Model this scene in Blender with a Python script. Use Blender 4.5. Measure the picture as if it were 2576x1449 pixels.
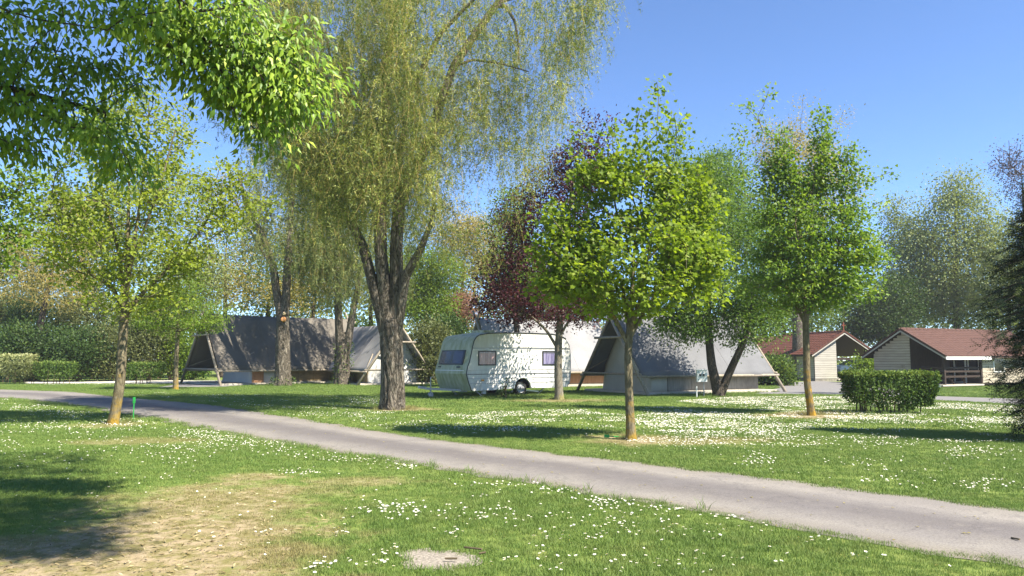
import bpy, math, random
import numpy as np
from mathutils import Vector, Matrix

sc = bpy.context.scene
for o in list(bpy.data.objects):
    bpy.data.objects.remove(o)
C = sc.collection
R = math.radians

# ------------------------------------------------------------------ camera, sky, sun, exposure
F, W0, H0, HOR, EYE = 1950.0, 2576.0, 1449.0, 900.0, 1.55
PITCH = math.atan((HOR - H0 / 2) / F)
cam = bpy.data.objects.new('camera', bpy.data.cameras.new('camera'))
C.objects.link(cam)
cam.location = (0, 0, EYE)
cam.rotation_euler = (R(90) + PITCH, 0, 0)
cam.data.sensor_width = 36
cam.data.lens = F / W0 * 36
cam.data.clip_end = 2000
sc.camera = cam

SUN_EL, SUN_AZ = R(49), R(124)
world = bpy.data.worlds.new("World")
sc.world = world
world.use_nodes = True
_nt = world.node_tree
_sky = _nt.nodes.new('ShaderNodeTexSky')
_sky.sky_type = 'NISHITA'
_sky.sun_disc = False
_sky.sun_elevation, _sky.sun_rotation = SUN_EL, SUN_AZ
_sky.air_density, _sky.dust_density, _sky.ozone_density, _sky.altitude = 0.72, 0.0, 7.0, 800
_nt.links.new(_sky.outputs[0], _nt.nodes['Background'].inputs[0])
_nt.nodes['Background'].inputs[1].default_value = 0.088
sun = bpy.data.objects.new('sun', bpy.data.lights.new('sun', 'SUN'))
C.objects.link(sun)
sun.data.energy = 4.3
sun.data.angle = R(0.6)
sun.data.color = (1.0, 0.93, 0.80)
SUNV = Vector((math.sin(SUN_AZ) * math.cos(SUN_EL), math.cos(SUN_AZ) * math.cos(SUN_EL), math.sin(SUN_EL)))
sun.rotation_euler = SUNV.to_track_quat('Z', 'Y').to_euler()
sun.location = (20, -10, 40)
sc.view_settings.view_transform = 'Standard'
sc.view_settings.look = 'None'
sc.view_settings.gamma = 1
sc.view_settings.use_curve_mapping = False
sc.view_settings.exposure = 1.75
sc.cycles.max_bounces = 8
sc.cycles.diffuse_bounces = 4
sc.cycles.transmission_bounces = 4
sc.cycles.transparent_max_bounces = 6
sc.cycles.caustics_reflective = False
sc.cycles.caustics_refractive = False

rng = np.random.default_rng(11)
random.seed(5)

# ------------------------------------------------------------------ measuring helpers (photo measured once, then metres)
_cp, _sp = math.cos(PITCH), math.sin(PITCH)
def ray(px, py):
    u, v = (px - W0 / 2) / F, (H0 / 2 - py) / F
    return u, _cp - v * _sp, _sp + v * _cp
def G(px, py):
    x, y, z = ray(px, py); t = -EYE / z
    return Vector((x * t, y * t, 0))
def P(px, py, Y):
    x, y, z = ray(px, py); t = Y / y
    return Vector((x * t, Y, EYE + z * t))

def lin(r, g, b):
    f = lambda c: c / 12.92 if c <= 0.04045 else ((c + 0.055) / 1.055) ** 2.4
    return (f(r / 255), f(g / 255), f(b / 255), 1)

def vnoise(x, y, scale, seed=0):
    x = np.asarray(x) / scale; y = np.asarray(y) / scale
    xi, yi = np.floor(x).astype(np.int64), np.floor(y).astype(np.int64)
    fx, fy = x - xi, y - yi
    fx, fy = fx * fx * (3 - 2 * fx), fy * fy * (3 - 2 * fy)
    def h(a, b):
        n = (a * 374761393 + b * 668265263 + seed * 974711) & 0x7fffffff
        n = ((n ^ (n >> 13)) * 1274126177) & 0x7fffffff
        return ((n ^ (n >> 16)) & 0xffff) / 65535.0
    return (h(xi, yi) * (1 - fx) + h(xi + 1, yi) * fx) * (1 - fy) + (h(xi, yi + 1) * (1 - fx) + h(xi + 1, yi + 1) * fx) * fy

# ------------------------------------------------------------------ object helpers
def tag(o, label=None, cat=None, group=None, kind=None):
    if label: o['label'] = label
    if cat: o['category'] = cat
    if group: o['group'] = group
    if kind: o['kind'] = kind
    return o
def link(name, me, mat=None, parent=None):
    o = bpy.data.objects.new(name, me)
    C.objects.link(o)
    if mat is not None and me is not None and not me.materials:
        for m in (mat if isinstance(mat, (list, tuple)) else [mat]): me.materials.append(m)
    if parent is not None: o.parent = parent
    return o
def thing(name, label, cat, loc=(0, 0, 0), rz=0, group=None):
    o = bpy.data.objects.new(name, None)
    C.objects.link(o)
    o.location = loc; o.rotation_euler = (0, 0, rz); o.empty_display_size = .2
    return tag(o, label, cat, group)

class MB:
    def __init__(s): s.v = []; s.f = []; s.m = []
    def add(s, v, f, mi=0):
        b = len(s.v); s.v += [tuple(p) for p in v]; s.f += [[i + b for i in q] for q in f]; s.m += [mi] * len(f); return s
    def box(s, x0, x1, y0, y1, z0, z1, mi=0):
        v = [(x, y, z) for z in (z0, z1) for y in (y0, y1) for x in (x0, x1)]
        return s.add(v, [(0, 2, 3, 1), (4, 5, 7, 6), (0, 1, 5, 4), (2, 6, 7, 3), (0, 4, 6, 2), (1, 3, 7, 5)], mi)
    def bar(s, a, b, w, h, mi=0, up=(0, 0, 1)):
        a, b = Vector(a), Vector(b); d = (b - a).normalized(); u = Vector(up)
        if abs(d.dot(u)) > .98: u = Vector((1, 0, 0))
        x = d.cross(u).normalized(); y = x.cross(d)
        v = [p + x * sx * w / 2 + y * sy * h / 2 for p in (a, b) for sx, sy in ((-1, -1), (1, -1), (1, 1), (-1, 1))]
        return s.add(v, [(3, 2, 1, 0), (4, 5, 6, 7), (0, 1, 5, 4), (1, 2, 6, 5), (2, 3, 7, 6), (3, 0, 4, 7)], mi)
    def tube(s, pts, rad, n=8, mi=0, cap=True):
        pts = [Vector(p) for p in pts]
        if not hasattr(rad, '__len__'): rad = [rad] * len(pts)
        vs = []; prev = None
        for i, p in enumerate(pts):
            d = (pts[min(i + 1, len(pts) - 1)] - pts[max(i - 1, 0)]).normalized()
            if prev is None:
                u = Vector((1, 0, 0)) if abs(d.x) < .8 else Vector((0, 1, 0))
                x = (u - d * u.dot(d)).normalized()
            else: x = (prev - d * prev.dot(d)).normalized()
            prev = x; y = d.cross(x)
            vs += [p + (x * math.cos(k * 2 * math.pi / n) + y * math.sin(k * 2 * math.pi / n)) * rad[i] for k in range(n)]
        fs = [(i * n + k, i * n + (k + 1) % n, (i + 1) * n + (k + 1) % n, (i + 1) * n + k) for i in range(len(pts) - 1) for k in range(n)]
        if cap: fs += [tuple(range(n))[::-1], tuple(range((len(pts) - 1) * n, len(pts) * n))]
        return s.add(vs, fs, mi)
    def mesh(s, name, smooth=False):
        me = bpy.data.meshes.new(name); me.from_pydata(s.v, [], s.f)
        me.polygons.foreach_set('material_index', s.m)
        if smooth: me.polygons.foreach_set('use_smooth', [True] * len(s.f))
        me.update(); return me
    def build(s, name, mat, parent=None, smooth=False):
        return link(name, s.mesh(name, smooth), mat, parent)

def np_mesh(name, verts, loops, sizes, rnd=None, smooth=False):
    me = bpy.data.meshes.new(name)
    n = len(sizes)
    me.vertices.add(len(verts)); me.vertices.foreach_set('co', np.ascontiguousarray(verts, np.float32).ravel())
    me.loops.add(len(loops)); me.loops.foreach_set('vertex_index', np.ascontiguousarray(loops, np.int32))
    st = np.zeros(n, np.int32); st[1:] = np.cumsum(sizes)[:-1]
    me.polygons.add(n); me.polygons.foreach_set('loop_start', st)
    if smooth: me.polygons.foreach_set('use_smooth', np.ones(n, bool))
    me.update(calc_edges=True)
    if rnd is not None:
        a = me.attributes.new('rnd', 'FLOAT', 'FACE'); a.data.foreach_set('value', np.ascontiguousarray(rnd, np.float32))
    return me

# ------------------------------------------------------------------ materials
class NT:
    def __init__(s, name):
        s.m = bpy.data.materials.new(name); s.m.use_nodes = True; s.t = s.m.node_tree; s.n = s.t.nodes
        s.b = s.n['Principled BSDF']; s.out = s.n['Material Output']
    def new(s, t, **kw):
        n = s.n.new(t)
        for k, v in kw.items(): setattr(n, k, v)
        return n
    def ln(s, a, b): s.t.links.new(a, b)
    def pos(s):
        return s.new('ShaderNodeNewGeometry').outputs['Position']
    def obj(s): return s.new('ShaderNodeTexCoord').outputs['Object']
    def vmap(s, vec, scale):
        m = s.new('ShaderNodeMapping'); m.inputs['Scale'].default_value = scale; s.ln(vec, m.inputs['Vector']); return m.outputs[0]
    def noise(s, vec, scale, detail=3, rough=.55, dist=0):
        n = s.new('ShaderNodeTexNoise'); n.inputs['Scale'].default_value = scale; n.inputs['Detail'].default_value = detail
        n.inputs['Roughness'].default_value = rough; n.inputs['Distortion'].default_value = dist
        s.ln(vec, n.inputs['Vector']); return n.outputs['Fac']
    def ramp(s, fac, stops, interp='LINEAR'):
        r = s.new('ShaderNodeValToRGB'); e = r.color_ramp.elements; r.color_ramp.interpolation = interp
        while len(e) < len(stops): e.new(.5)
        for i, (p, c) in enumerate(stops): e[i].position = p; e[i].color = c if hasattr(c, '__len__') else (c, c, c, 1)
        s.ln(fac, r.inputs[0]); return r.outputs[0]
    def mix(s, fac, a, b, mode='MIX'):
        m = s.new('ShaderNodeMixRGB', blend_type=mode)
        for i, v in ((0, fac), (1, a), (2, b)):
            if hasattr(v, 'is_linked') or hasattr(v, 'links'): s.ln(v, m.inputs[i])
            else: m.inputs[i].default_value = v if i == 0 or hasattr(v, '__len__') else (v, v, v, 1)
        return m.outputs[0]
    def math(s, op, a, b=0, clamp=False):
        m = s.new('ShaderNodeMath', operation=op); m.use_clamp = clamp
        for i, v in ((0, a), (1, b)):
            if hasattr(v, 'links'): s.ln(v, m.inputs[i])
            else: m.inputs[i].default_value = v
        return m.outputs[0]
    def bump(s, h, strength=.4, dist=.02):
        b = s.new('ShaderNodeBump'); b.inputs['Strength'].default_value = strength; b.inputs['Distance'].default_value = dist
        s.ln(h, b.inputs['Height']); s.ln(b.outputs[0], s.b.inputs['Normal'])
    def col(s, c):
        if hasattr(c, 'links'): s.ln(c, s.b.inputs['Base Color'])
        else: s.b.inputs['Base Color'].default_value = c
    def rough(s, r, spec=.3):
        s.b.inputs['Roughness'].default_value = r; s.b.inputs['Specular IOR Level'].default_value = spec

def leaf_mat(name, c1, c2, c3=None, trans=.45, rough=.5, spec=.25):
    n = NT(name)
    a = n.new('ShaderNodeAttribute', attribute_name='rnd').outputs['Fac']
    oi = n.new('ShaderNodeObjectInfo').outputs['Random']
    st = [(0, c1), (.75, c2)] + ([(1, c3)] if c3 else [])
    c = n.ramp(a, st)
    n.col(c); n.rough(rough, spec)
    t = n.new('ShaderNodeBsdfTranslucent')
    tc = n.mix(1.0, c, (1.25, 1.2, .55, 1), 'MULTIPLY'); n.ln(tc, t.inputs[0])
    ms = n.new('ShaderNodeMixShader'); ms.inputs[0].default_value = trans
    n.ln(n.b.outputs[0], ms.inputs[1]); n.ln(t.outputs[0], ms.inputs[2]); n.ln(ms.outputs[0], n.out.inputs[0])
    return n.m

def bark_mat(name, c1, c2, scale=9, lichen=None, lz=1.0, deep=.04):
    n = NT(name); p = n.obj()
    v = n.vmap(p, (1, 1, .26))
    f0 = n.noise(v, scale * 1.5, 5, .6, .9); g = n.noise(p, scale * 3.5, 3)
    f = n.ramp(n.math('MULTIPLY', n.math('ABSOLUTE', n.math('SUBTRACT', f0, .5)), 4.0), [(0, 0), (.18, .45), (.7, 1)])
    c = n.mix(f, c1, c2); c = n.mix(n.math('MULTIPLY', n.ramp(g, [(.4, 0), (.7, 1)]), .35), c, tuple(x * .55 for x in c2[:3]) + (1,))
    if lichen:
        sx = n.new('ShaderNodeSeparateXYZ'); n.ln(p, sx.inputs[0])
        h = n.math('SUBTRACT', 1.0, n.math('DIVIDE', sx.outputs[2], lz), True)
        m = n.ramp(n.math('ADD', n.noise(p, 5, 4), n.math('MULTIPLY', h, .30)), [(.62, 0), (.82, 1)])
        c = n.mix(n.math('MULTIPLY', m, .8), c, lichen)
    n.col(c); n.rough(.9, .15); n.bump(f, .8, deep); return n.m

def plain(name, c, rough=.6, spec=.3, var=.12, sc_=3, metal=0, bump=0):
    n = NT(name); p = n.obj()
    f = n.noise(p, sc_, 4)
    d = tuple(x * (1 - var) for x in c[:3]) + (1,); l = tuple(min(1, x * (1 + var)) for x in c[:3]) + (1,)
    n.col(n.ramp(f, [(.3, d), (.7, l)])); n.rough(rough, spec); n.b.inputs['Metallic'].default_value = metal
    if bump: n.bump(n.noise(p, sc_ * 8, 3), bump, .01)
    return n.m

def wood_mat(name, c1, c2, sc_=6, stretch=(1, 1, .15), rough=.8, stain=None):
    n = NT(name); p = n.obj(); oi = n.new('ShaderNodeObjectInfo').outputs['Random']
    f = n.noise(n.vmap(p, stretch), sc_ * 4, 4, .6)
    c = n.ramp(f, [(.3, c1), (.7, c2)])
    c = n.mix(n.math('MULTIPLY', oi, .35), c, tuple(x * .6 for x in c2[:3]) + (1,))
    if stain: c = n.mix(n.math('MULTIPLY', n.ramp(n.noise(p, 1.4, 4), [(.45, 0), (.7, 1)]), .7), c, stain)
    n.col(c); n.rough(rough, .2); n.bump(f, .3, .008); return n.m

# lawn wear: bare or dry ellipses (x, y, rx, ry, strength)
DRY = [(-2.95, 6.0, 1.6, 2.6, 1.0), (-3.2, 8.5, 1.5, 1.8, .66), (-4.2, 5.2, 1.6, 1.2, .9),
       (2.25, 14.9, 1.1, 1.3, .75), (3.4, 14.6, 2.0, .9, .5), (8.0, 21.0, 1.7, 1.3, .8), (-3.3, 23.6, 1.3, 1.0, .8), (-9.3, 18.1, 1.0, .9, .5),
       (-6.9, 14.6, 1.5, .8, .45), (1.9, 28.3, 2.4, 1.4, .6), (-2.0, 9.9, 1.1, .45, .5), (-3.3, 10.3, .7, .4, .6)]
def dry_np(x, y):
    m = np.zeros_like(x)
    nz = vnoise(x, y, .55, 3) * .5 + vnoise(x, y, .17, 4) * .3 + vnoise(x, y, 1.6, 9) * .35 - .57
    for cx, cy, rx, ry, s in DRY:
        d = np.hypot((x - cx) / rx, (y - cy) / ry) + nz * 1.1
        m = np.maximum(m, np.clip((1.15 - d) / .7, 0, 1) * s)
    return m
def dry_node(n, p):
    nz = n.math('MULTIPLY', n.math('SUBTRACT', n.noise(p, 1.3, 6, .68), .5), 2.4)
    out = None
    for cx, cy, rx, ry, s in DRY:
        m = n.new('ShaderNodeMapping', vector_type='TEXTURE')
        m.inputs['Location'].default_value = (cx, cy, 0); m.inputs['Scale'].default_value = (rx, ry, 1e3); n.ln(p, m.inputs[0])
        l = n.new('ShaderNodeVectorMath', operation='LENGTH'); n.ln(m.outputs[0], l.inputs[0])
        d = n.math('ADD', l.outputs['Value'], nz)
        k = n.math('MULTIPLY', n.math('DIVIDE', n.math('SUBTRACT', 1.15, d), .7, True), s)
        out = k if out is None else n.math('MAXIMUM', out, k)
    return out

def lawn_mat():
    n = NT('lawn_soil_and_grass'); p = n.pos()
    a = n.noise(p, .35, 4); b = n.noise(p, 14, 4, .7); c = n.noise(p, 2.2, 4)
    g = n.mix(a, (.09, .15, .03, 1), (.15, .19, .045, 1))
    g = n.mix(n.ramp(b, [(.35, 0), (.7, 1)]), g, (.17, .21, .055, 1))
    g = n.mix(n.math('MULTIPLY', n.ramp(c, [(.5, 0), (.72, 1)]), .5), g, (.17, .16, .05, 1))
    soil = n.mix(n.noise(p, 9, 5, .7), (.21, .16, .095, 1), (.37, .30, .195, 1))
    soil = n.mix(n.ramp(n.noise(p, 5, 5, .7), [(.42, 0), (.58, 1)]), soil, (.17, .15, .06, 1))
    d = dry_node(n, p)
    n.col(n.mix(n.ramp(d, [(.12, 0), (.75, 1)]), g, soil))
    n.rough(.95, .1); n.bump(b, .6, .03); return n.m
def blade_mat():
    n = NT('grass_blades'); p = n.pos()
    a = n.noise(p, .45, 4); c = n.noise(p, 3.2, 3)
    g = n.mix(a, (.11, .20, .042, 1), (.19, .26, .060, 1))
    g = n.mix(n.math('MULTIPLY', n.ramp(c, [(.48, 0), (.7, 1)]), .55), g, (.25, .285, .09, 1))
    d = dry_node(n, p)
    g = n.mix(n.ramp(d, [(.1, 0), (.6, 1)]), g, (.30, .26, .11, 1))
    g = n.mix(n.math('MULTIPLY', n.new('ShaderNodeObjectInfo').outputs['Random'], .3), g, (.13, .18, .045, 1))
    n.col(g); n.rough(.55, .25)
    t = n.new('ShaderNodeBsdfTranslucent'); n.ln(g, t.inputs[0])
    ms = n.new('ShaderNodeMixShader'); ms.inputs[0].default_value = .35
    n.ln(n.b.outputs[0], ms.inputs[1]); n.ln(t.outputs[0], ms.inputs[2]); n.ln(ms.outputs[0], n.out.inputs[0]); return n.m
def road_mat():
    n = NT('worn_asphalt'); p = n.pos()
    at = n.new('ShaderNodeAttribute', attribute_name='across').outputs['Fac']
    w = n.math('ADD', at, n.math('MULTIPLY', n.math('SUBTRACT', n.noise(p, .7, 4), .5), .20))
    base = n.ramp(w, [(0, (.20, .175, .135, 1)), (.1, (.21, .19, .165, 1)), (.28, (.235, .214, .19, 1)), (.47, (.128, .115, .110, 1)), (.62, (.135, .121, .115, 1)), (.84, (.225, .206, .182, 1)), (.96, (.19, .168, .135, 1))])
    base = n.mix(n.math('MULTIPLY', n.ramp(n.noise(p, .9, 6, .6), [(.42, 0), (.62, 1)]), .45), base, (.155, .142, .14, 1))
    cr = n.math('ABSOLUTE', n.math('SUBTRACT', n.noise(p, 1.1, 5, .62, .6), .5))
    base = n.mix(n.math('MULTIPLY', n.ramp(cr, [(0, 1), (.012, 0)]), .35), base, (.07, .065, .065, 1))
    base = n.mix(n.math('MULTIPLY', n.ramp(n.noise(p, 6, 4, .7), [(.55, 0), (.75, 1)]), .4), base, (.24, .215, .185, 1))
    sp = n.ramp(n.noise(p, 55, 3, .75), [(.3, .62), (.5, .98), (.66, 1.12), (.76, 1.6)])
    n.col(n.mix(1.0, base, sp, 'MULTIPLY')); n.rough(.85, .25); n.bump(n.noise(p, 90, 2), .35, .01); return n.m

MAT = {}
MAT['lawn'] = lawn_mat(); MAT['blade'] = blade_mat(); MAT['road'] = road_mat()
MAT['gravel'] = plain('pale_gravel', (.52, .49, .43, 1), .95, .1, .35, 30, bump=.5)
MAT['drive'] = plain('grey_drive', (.18, .172, .168, 1), .9, .2, .15, 4, bump=.3)
MAT['gravelgrey'] = plain('grey_grit', (.30, .265, .22, 1), .95, .1, .4, 40, bump=.8)
MAT['petal'] = plain('daisy_petals', (.66, .66, .63, 1), .6, .2, .03)
MAT['yolk'] = plain('daisy_centre', (.75, .5, .03, 1), .7)
MAT['stalk'] = plain('daisy_stalk', (.10, .17, .04, 1), .7)
MAT['willowbark'] = bark_mat('willow_bark', (.035, .027, .02, 1), (.27, .235, .185, 1), 6, deep=.07)
MAT['darkbark'] = bark_mat('dark_bark', (.03, .025, .02, 1), (.13, .105, .08, 1), 9)
MAT['maplebark'] = bark_mat('maple_bark', (.085, .07, .042, 1), (.225, .19, .12, 1), 8, (.30, .19, .02, 1), 1.0, .012)
MAT['lichenbark'] = bark_mat('lichen_bark', (.085, .068, .04, 1), (.21, .17, .10, 1), 8, (.34, .20, .015, 1), 1.6, .012)
MAT['greybark'] = bark_mat('smooth_grey_bark', (.10, .088, .065, 1), (.235, .21, .165, 1), 7, (.2, .18, .06, 1), .6, .01)
MAT['twig'] = plain('twig_bark', (.11, .085, .05, 1), .85, .15, .3, 5)
MAT['yellowtwig'] = plain('golden_twigs', (.34, .25, .08, 1), .7, .2, .2, 5)
L = leaf_mat
MAT['maple'] = L('maple_leaves', (.13, .205, .016, 1), (.225, .31, .030, 1), (.34, .40, .08, 1), .58)
MAT['mapleL'] = L('pale_maple_leaves', (.17, .235, .026, 1), (.28, .34, .05, 1), (.38, .42, .11, 1), .55)
MAT['mapleR'] = L('green_maple_leaves', (.095, .18, .020, 1), (.185, .28, .036, 1), (.28, .36, .07, 1), .5)
MAT['forest'] = L('field_maple_leaves', (.06, .125, .018, 1), (.125, .205, .030, 1), (.20, .28, .05, 1), .45)
MAT['lime'] = L('overhanging_leaves', (.075, .15, .012, 1), (.20, .30, .022, 1), (.36, .44, .055, 1), .25, .45, .3)
MAT['maroon'] = L('maroon_leaves', (.030, .008, .014, 1), (.072, .016, .022, 1), (.13, .032, .034, 1), .4)
MAT['pink'] = L('pinkish_young_leaves', (.16, .075, .055, 1), (.30, .17, .12, 1), (.35, .24, .15, 1), .4)
MAT['willow'] = L('willow_leaves', (.085, .13, .026, 1), (.25, .29, .068, 1), (.46, .46, .15, 1), .42)
MAT['willowdark'] = L('second_willow_leaves', (.10, .145, .045, 1), (.185, .225, .075, 1), (.27, .30, .11, 1), .42)
MAT['golden'] = L('golden_leaves', (.23, .20, .05, 1), (.36, .30, .09, 1), (.42, .36, .14, 1), .4)
MAT['pale'] = L('pale_spring_leaves', (.13, .18, .055, 1), (.23, .27, .095, 1), (.31, .34, .15, 1), .4)
MAT['fresh'] = L('fresh_green_leaves', (.09, .16, .014, 1), (.17, .25, .025, 1), (.23, .30, .05, 1), .45)
MAT['deep'] = L('deep_green_leaves', (.030, .062, .014, 1), (.062, .110, .024, 1), (.12, .17, .04, 1), .35)
MAT['hedge'] = L('hedge_leaves', (.045, .09, .018, 1), (.10, .16, .03, 1), (.20, .25, .06, 1), .3, .6, .15)
MAT['variegated'] = L('variegated_leaves', (.20, .23, .09, 1), (.32, .34, .15, 1), (.45, .45, .25, 1), .3)
MAT['olive'] = L('olive_leaves', (.075, .095, .03, 1), (.14, .16, .055, 1), (.2, .22, .09, 1), .35)
MAT['conifer'] = L('conifer_needles', (.010, .026, .010, 1), (.026, .052, .016, 1), (.10, .13, .03, 1), .15, .6)
MAT['purplebare'] = L('dark_buds', (.05, .04, .06, 1), (.12, .09, .11, 1), (.16, .14, .12, 1), .2)
MAT['straw'] = L('dry_straw', (.16, .115, .05, 1), (.34, .27, .14, 1), (.42, .36, .22, 1), .1)
def canvas(name, c, var=.14):
    n = NT(name); p = n.obj()
    f = n.noise(p, .9, 4); g = n.noise(n.vmap(p, (1, 1, .3)), 6, 4)
    d = tuple(x * (1 - var * 1.6) for x in c[:3]) + (1,)
    cc = n.mix(n.ramp(f, [(.35, 0), (.7, 1)]), d, c); cc = n.mix(n.math('MULTIPLY', n.ramp(g, [(.55, 0), (.8, 1)]), .35), cc, tuple(x * .7 for x in c[:3]) + (1,))
    n.col(cc); n.rough(.75, .3); n.bump(f, .07, .05); return n.m
MAT['greycanvas'] = canvas('grey_roof_canvas', (.150, .132, .108, 1))
MAT['bluecanvas'] = canvas('blue_grey_roof_canvas', (.145, .146, .152, 1))
MAT['lightcanvas'] = canvas('pale_grey_roof_canvas', (.26, .255, .258, 1))
MAT['cream'] = canvas('cream_inner_canvas', (.50, .47, .39, 1), .1)
MAT['white'] = canvas('white_inner_canvas', (.52, .51, .485, 1), .06)
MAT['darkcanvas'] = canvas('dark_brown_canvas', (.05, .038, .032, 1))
MAT['pole'] = wood_mat('grey_log_poles', (.20, .165, .12, 1), (.38, .33, .26, 1))
MAT['ply'] = wood_mat('plywood_panels', (.25, .18, .085, 1), (.38, .28, .14, 1), 3, (.3, .3, 1), .8, (.12, .09, .05, 1))
MAT['plygrey'] = wood_mat('weathered_plywood', (.20, .185, .15, 1), (.33, .30, .25, 1), 3, (1, 1, .2), .8, (.12, .11, .09, 1))
MAT['redply'] = wood_mat('reddish_plywood', (.30, .15, .08, 1), (.45, .26, .14, 1), 3, (1, 1, .2))
MAT['clad'] = wood_mat('pale_cladding_boards', (.36, .335, .29, 1), (.49, .455, .40, 1), 3, (.15, 1, 1))
MAT['cladtan'] = wood_mat('tan_cladding_boards', (.35, .30, .225, 1), (.49, .43, .335, 1), 3, (.15, 1, 1))
MAT['darkwood'] = wood_mat('dark_stained_wood', (.028, .02, .016, 1), (.06, .042, .033, 1))
MAT['deck'] = wood_mat('deck_boards', (.40, .36, .29, 1), (.55, .5, .42, 1), 4, (.2, 1, 1))
MAT['tile'] = wood_mat('clay_roof_tiles', (.10, .038, .026, 1), (.17, .068, .046, 1), 2, (1, 1, 1), .8, (.06, .032, .022, 1))
MAT['tileold'] = wood_mat('weathered_roof_tiles', (.072, .036, .028, 1), (.115, .060, .047, 1), 2, (1, 1, 1), .85, (.055, .042, .028, 1))
MAT['whitepaint'] = plain('white_paint', (.74, .73, .70, 1), .5, .4, .06)
MAT['vanwhite'] = None
def van():
    n = NT('caravan_body_paint'); p = n.obj()
    f = n.noise(n.vmap(p, (1.4, 1.4, .35)), 3.5, 5, .6)
    c = n.mix(n.ramp(f, [(.4, 0), (.8, 1)]), (.61, .60, .575, 1), (.45, .43, .39, 1))
    n.col(c); n.rough(.42, .4); return n.m
MAT['van'] = van()
def algae():
    n = NT('algae_stained_panel'); p = n.obj()
    f = n.noise(n.vmap(p, (2, 2, .4)), 3, 5, .62)
    n.col(n.mix(n.ramp(f, [(.32, 0), (.68, 1)]), (.50, .50, .36, 1), (.28, .29, .15, 1))); n.rough(.45, .4); return n.m
MAT['algae'] = algae()
MAT['rubber'] = plain('black_rubber', (.018, .018, .018, 1), .7, .3)
MAT['steel'] = plain('steel_grey', (.30, .30, .31, 1), .4, .5, .15, 8, .6)
MAT['rim'] = plain('wheel_rim', (.36, .36, .36, 1), .45, .5, .2, 10)
MAT['underside'] = plain('dark_underside', (.03, .03, .03, 1), .8)
MAT['amber'] = plain('amber_lens', (.7, .28, .02, 1), .3, .5)
MAT['redlens'] = plain('red_lens', (.45, .03, .02, 1), .3, .5)
MAT['green'] = plain('green_paint', (.03, .32, .06, 1), .5)
MAT['box'] = plain('grey_plastic', (.55, .56, .55, 1), .5, .4, .05)
MAT['black'] = plain('black_plastic', (.02, .02, .022, 1), .4, .5)
MAT['silver'] = plain('silver_car_paint', (.42, .45, .50, 1), .3, .6, .04, 2, .4)
MAT['redbrown'] = plain('red_brown_finial', (.22, .06, .035, 1), .7)
MAT['wound'] = plain('fresh_cut_wood', (.55, .26, .11, 1), .8, .2, .5, 25)
MAT['woundpale'] = plain('pale_cut_wood', (.70, .52, .30, 1), .8)
def glass(name, c, rough=.06):
    n = NT(name); n.col(c); n.rough(rough, .7); return n.m
MAT['glass'] = glass('dark_window_glass', (.020, .020, .025, 1))
MAT['tint'] = glass('tinted_caravan_glass', (.035, .03, .045, 1), .15)
def curtain(name, a, b):
    n = NT(name); p = n.obj()
    w = n.noise(n.vmap(p, (9, 9, .6)), 2.2, 3, .6)
    n.col(n.ramp(w, [(.35, a), (.65, b)])); n.rough(.18, .5); return n.m
MAT['pinkglass'] = curtain('window_with_pink_curtain', (.36, .19, .19, 1), (.58, .37, .36, 1))
MAT['blueglass'] = curtain('window_with_mauve_curtain', (.07, .06, .14, 1), (.26, .24, .36, 1))

# ------------------------------------------------------------------ ground and paths
gm = MB()
xs = [-400, -60, -30, 30, 60, 400]; ys = [-200, -20, 60, 100, 400]
me = bpy.data.meshes.new('lawn')
me.from_pydata([(x, y, 0) for y in ys for x in xs], [], [(j * 6 + i, j * 6 + i + 1, j * 6 + i + 7, j * 6 + i + 6) for j in range(4) for i in range(5)])
tag(link('lawn', me, MAT['lawn']), 'short green lawn with worn patches and daisies', kind='structure')

def smooth_line(pts, n=160):
    p = np.array([[q.x, q.y] for q in pts]); 
    d = np.r_[0, np.cumsum(np.hypot(*np.diff(p, axis=0).T))]
    t = np.linspace(0, d[-1], n); q = np.c_[np.interp(t, d, p[:, 0]), np.interp(t, d, p[:, 1])]
    for _ in range(6):
        q[1:-1] = (q[:-2] + 2 * q[1:-1] + q[2:]) / 4
    return q
far_px = [(-260, 977), (0, 979.5), (190, 986), (300, 999), (420, 1008), (560, 1022), (690, 1043), (820, 1063), (960, 1086), (1130, 1110), (1350, 1136), (1600, 1163), (1900, 1198), (2200, 1237), (2576, 1284), (3300, 1395)]
near_px = [(-420, 986), (0, 1000), (150, 1014), (300, 1040), (430, 1063), (520, 1082), (700, 1114), (900, 1148), (1100, 1180), (1300, 1212), (1500, 1246), (1800, 1297), (2100, 1350), (2300, 1386), (2576, 1428), (3300, 1560)]
fe, ne = smooth_line([G(*q) for q in far_px]), smooth_line([G(*q) for q in near_px])
wob = lambda q, s: q + np.c_[(vnoise(q[:, 0] * 3, q[:, 1] * 3, 1.0, s) - .5) * .22, (vnoise(q[:, 0] * 3, q[:, 1] * 3, .8, s + 1) - .5) * .22]
fe, ne = wob(fe, 21), wob(ne, 23)
NX = 9
vv, ac = [], []
for a, b in zip(fe, ne):
    for k in range(NX):
        t = k / (NX - 1); q = a * (1 - t) + b * t
        vv.append((q[0], q[1], .006 + .03 * math.sin(math.pi * t))); ac.append(t)
me = bpy.data.meshes.new('road')
me.from_pydata(vv, [], [(i * NX + k, (i + 1) * NX + k, (i + 1) * NX + k + 1, i * NX + k + 1) for i in range(len(fe) - 1) for k in range(NX - 1)])
at = me.attributes.new('across', 'FLOAT', 'POINT'); at.data.foreach_set('value', ac)
me.polygons.foreach_set('use_smooth', [True] * len(me.polygons)); me.update()
me.flip_normals()
tag(link('road', me, MAT['road']), 'narrow worn grey asphalt lane crossing the lawn', kind='structure')
ROAD = np.r_[fe, ne[::-1]]
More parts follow.
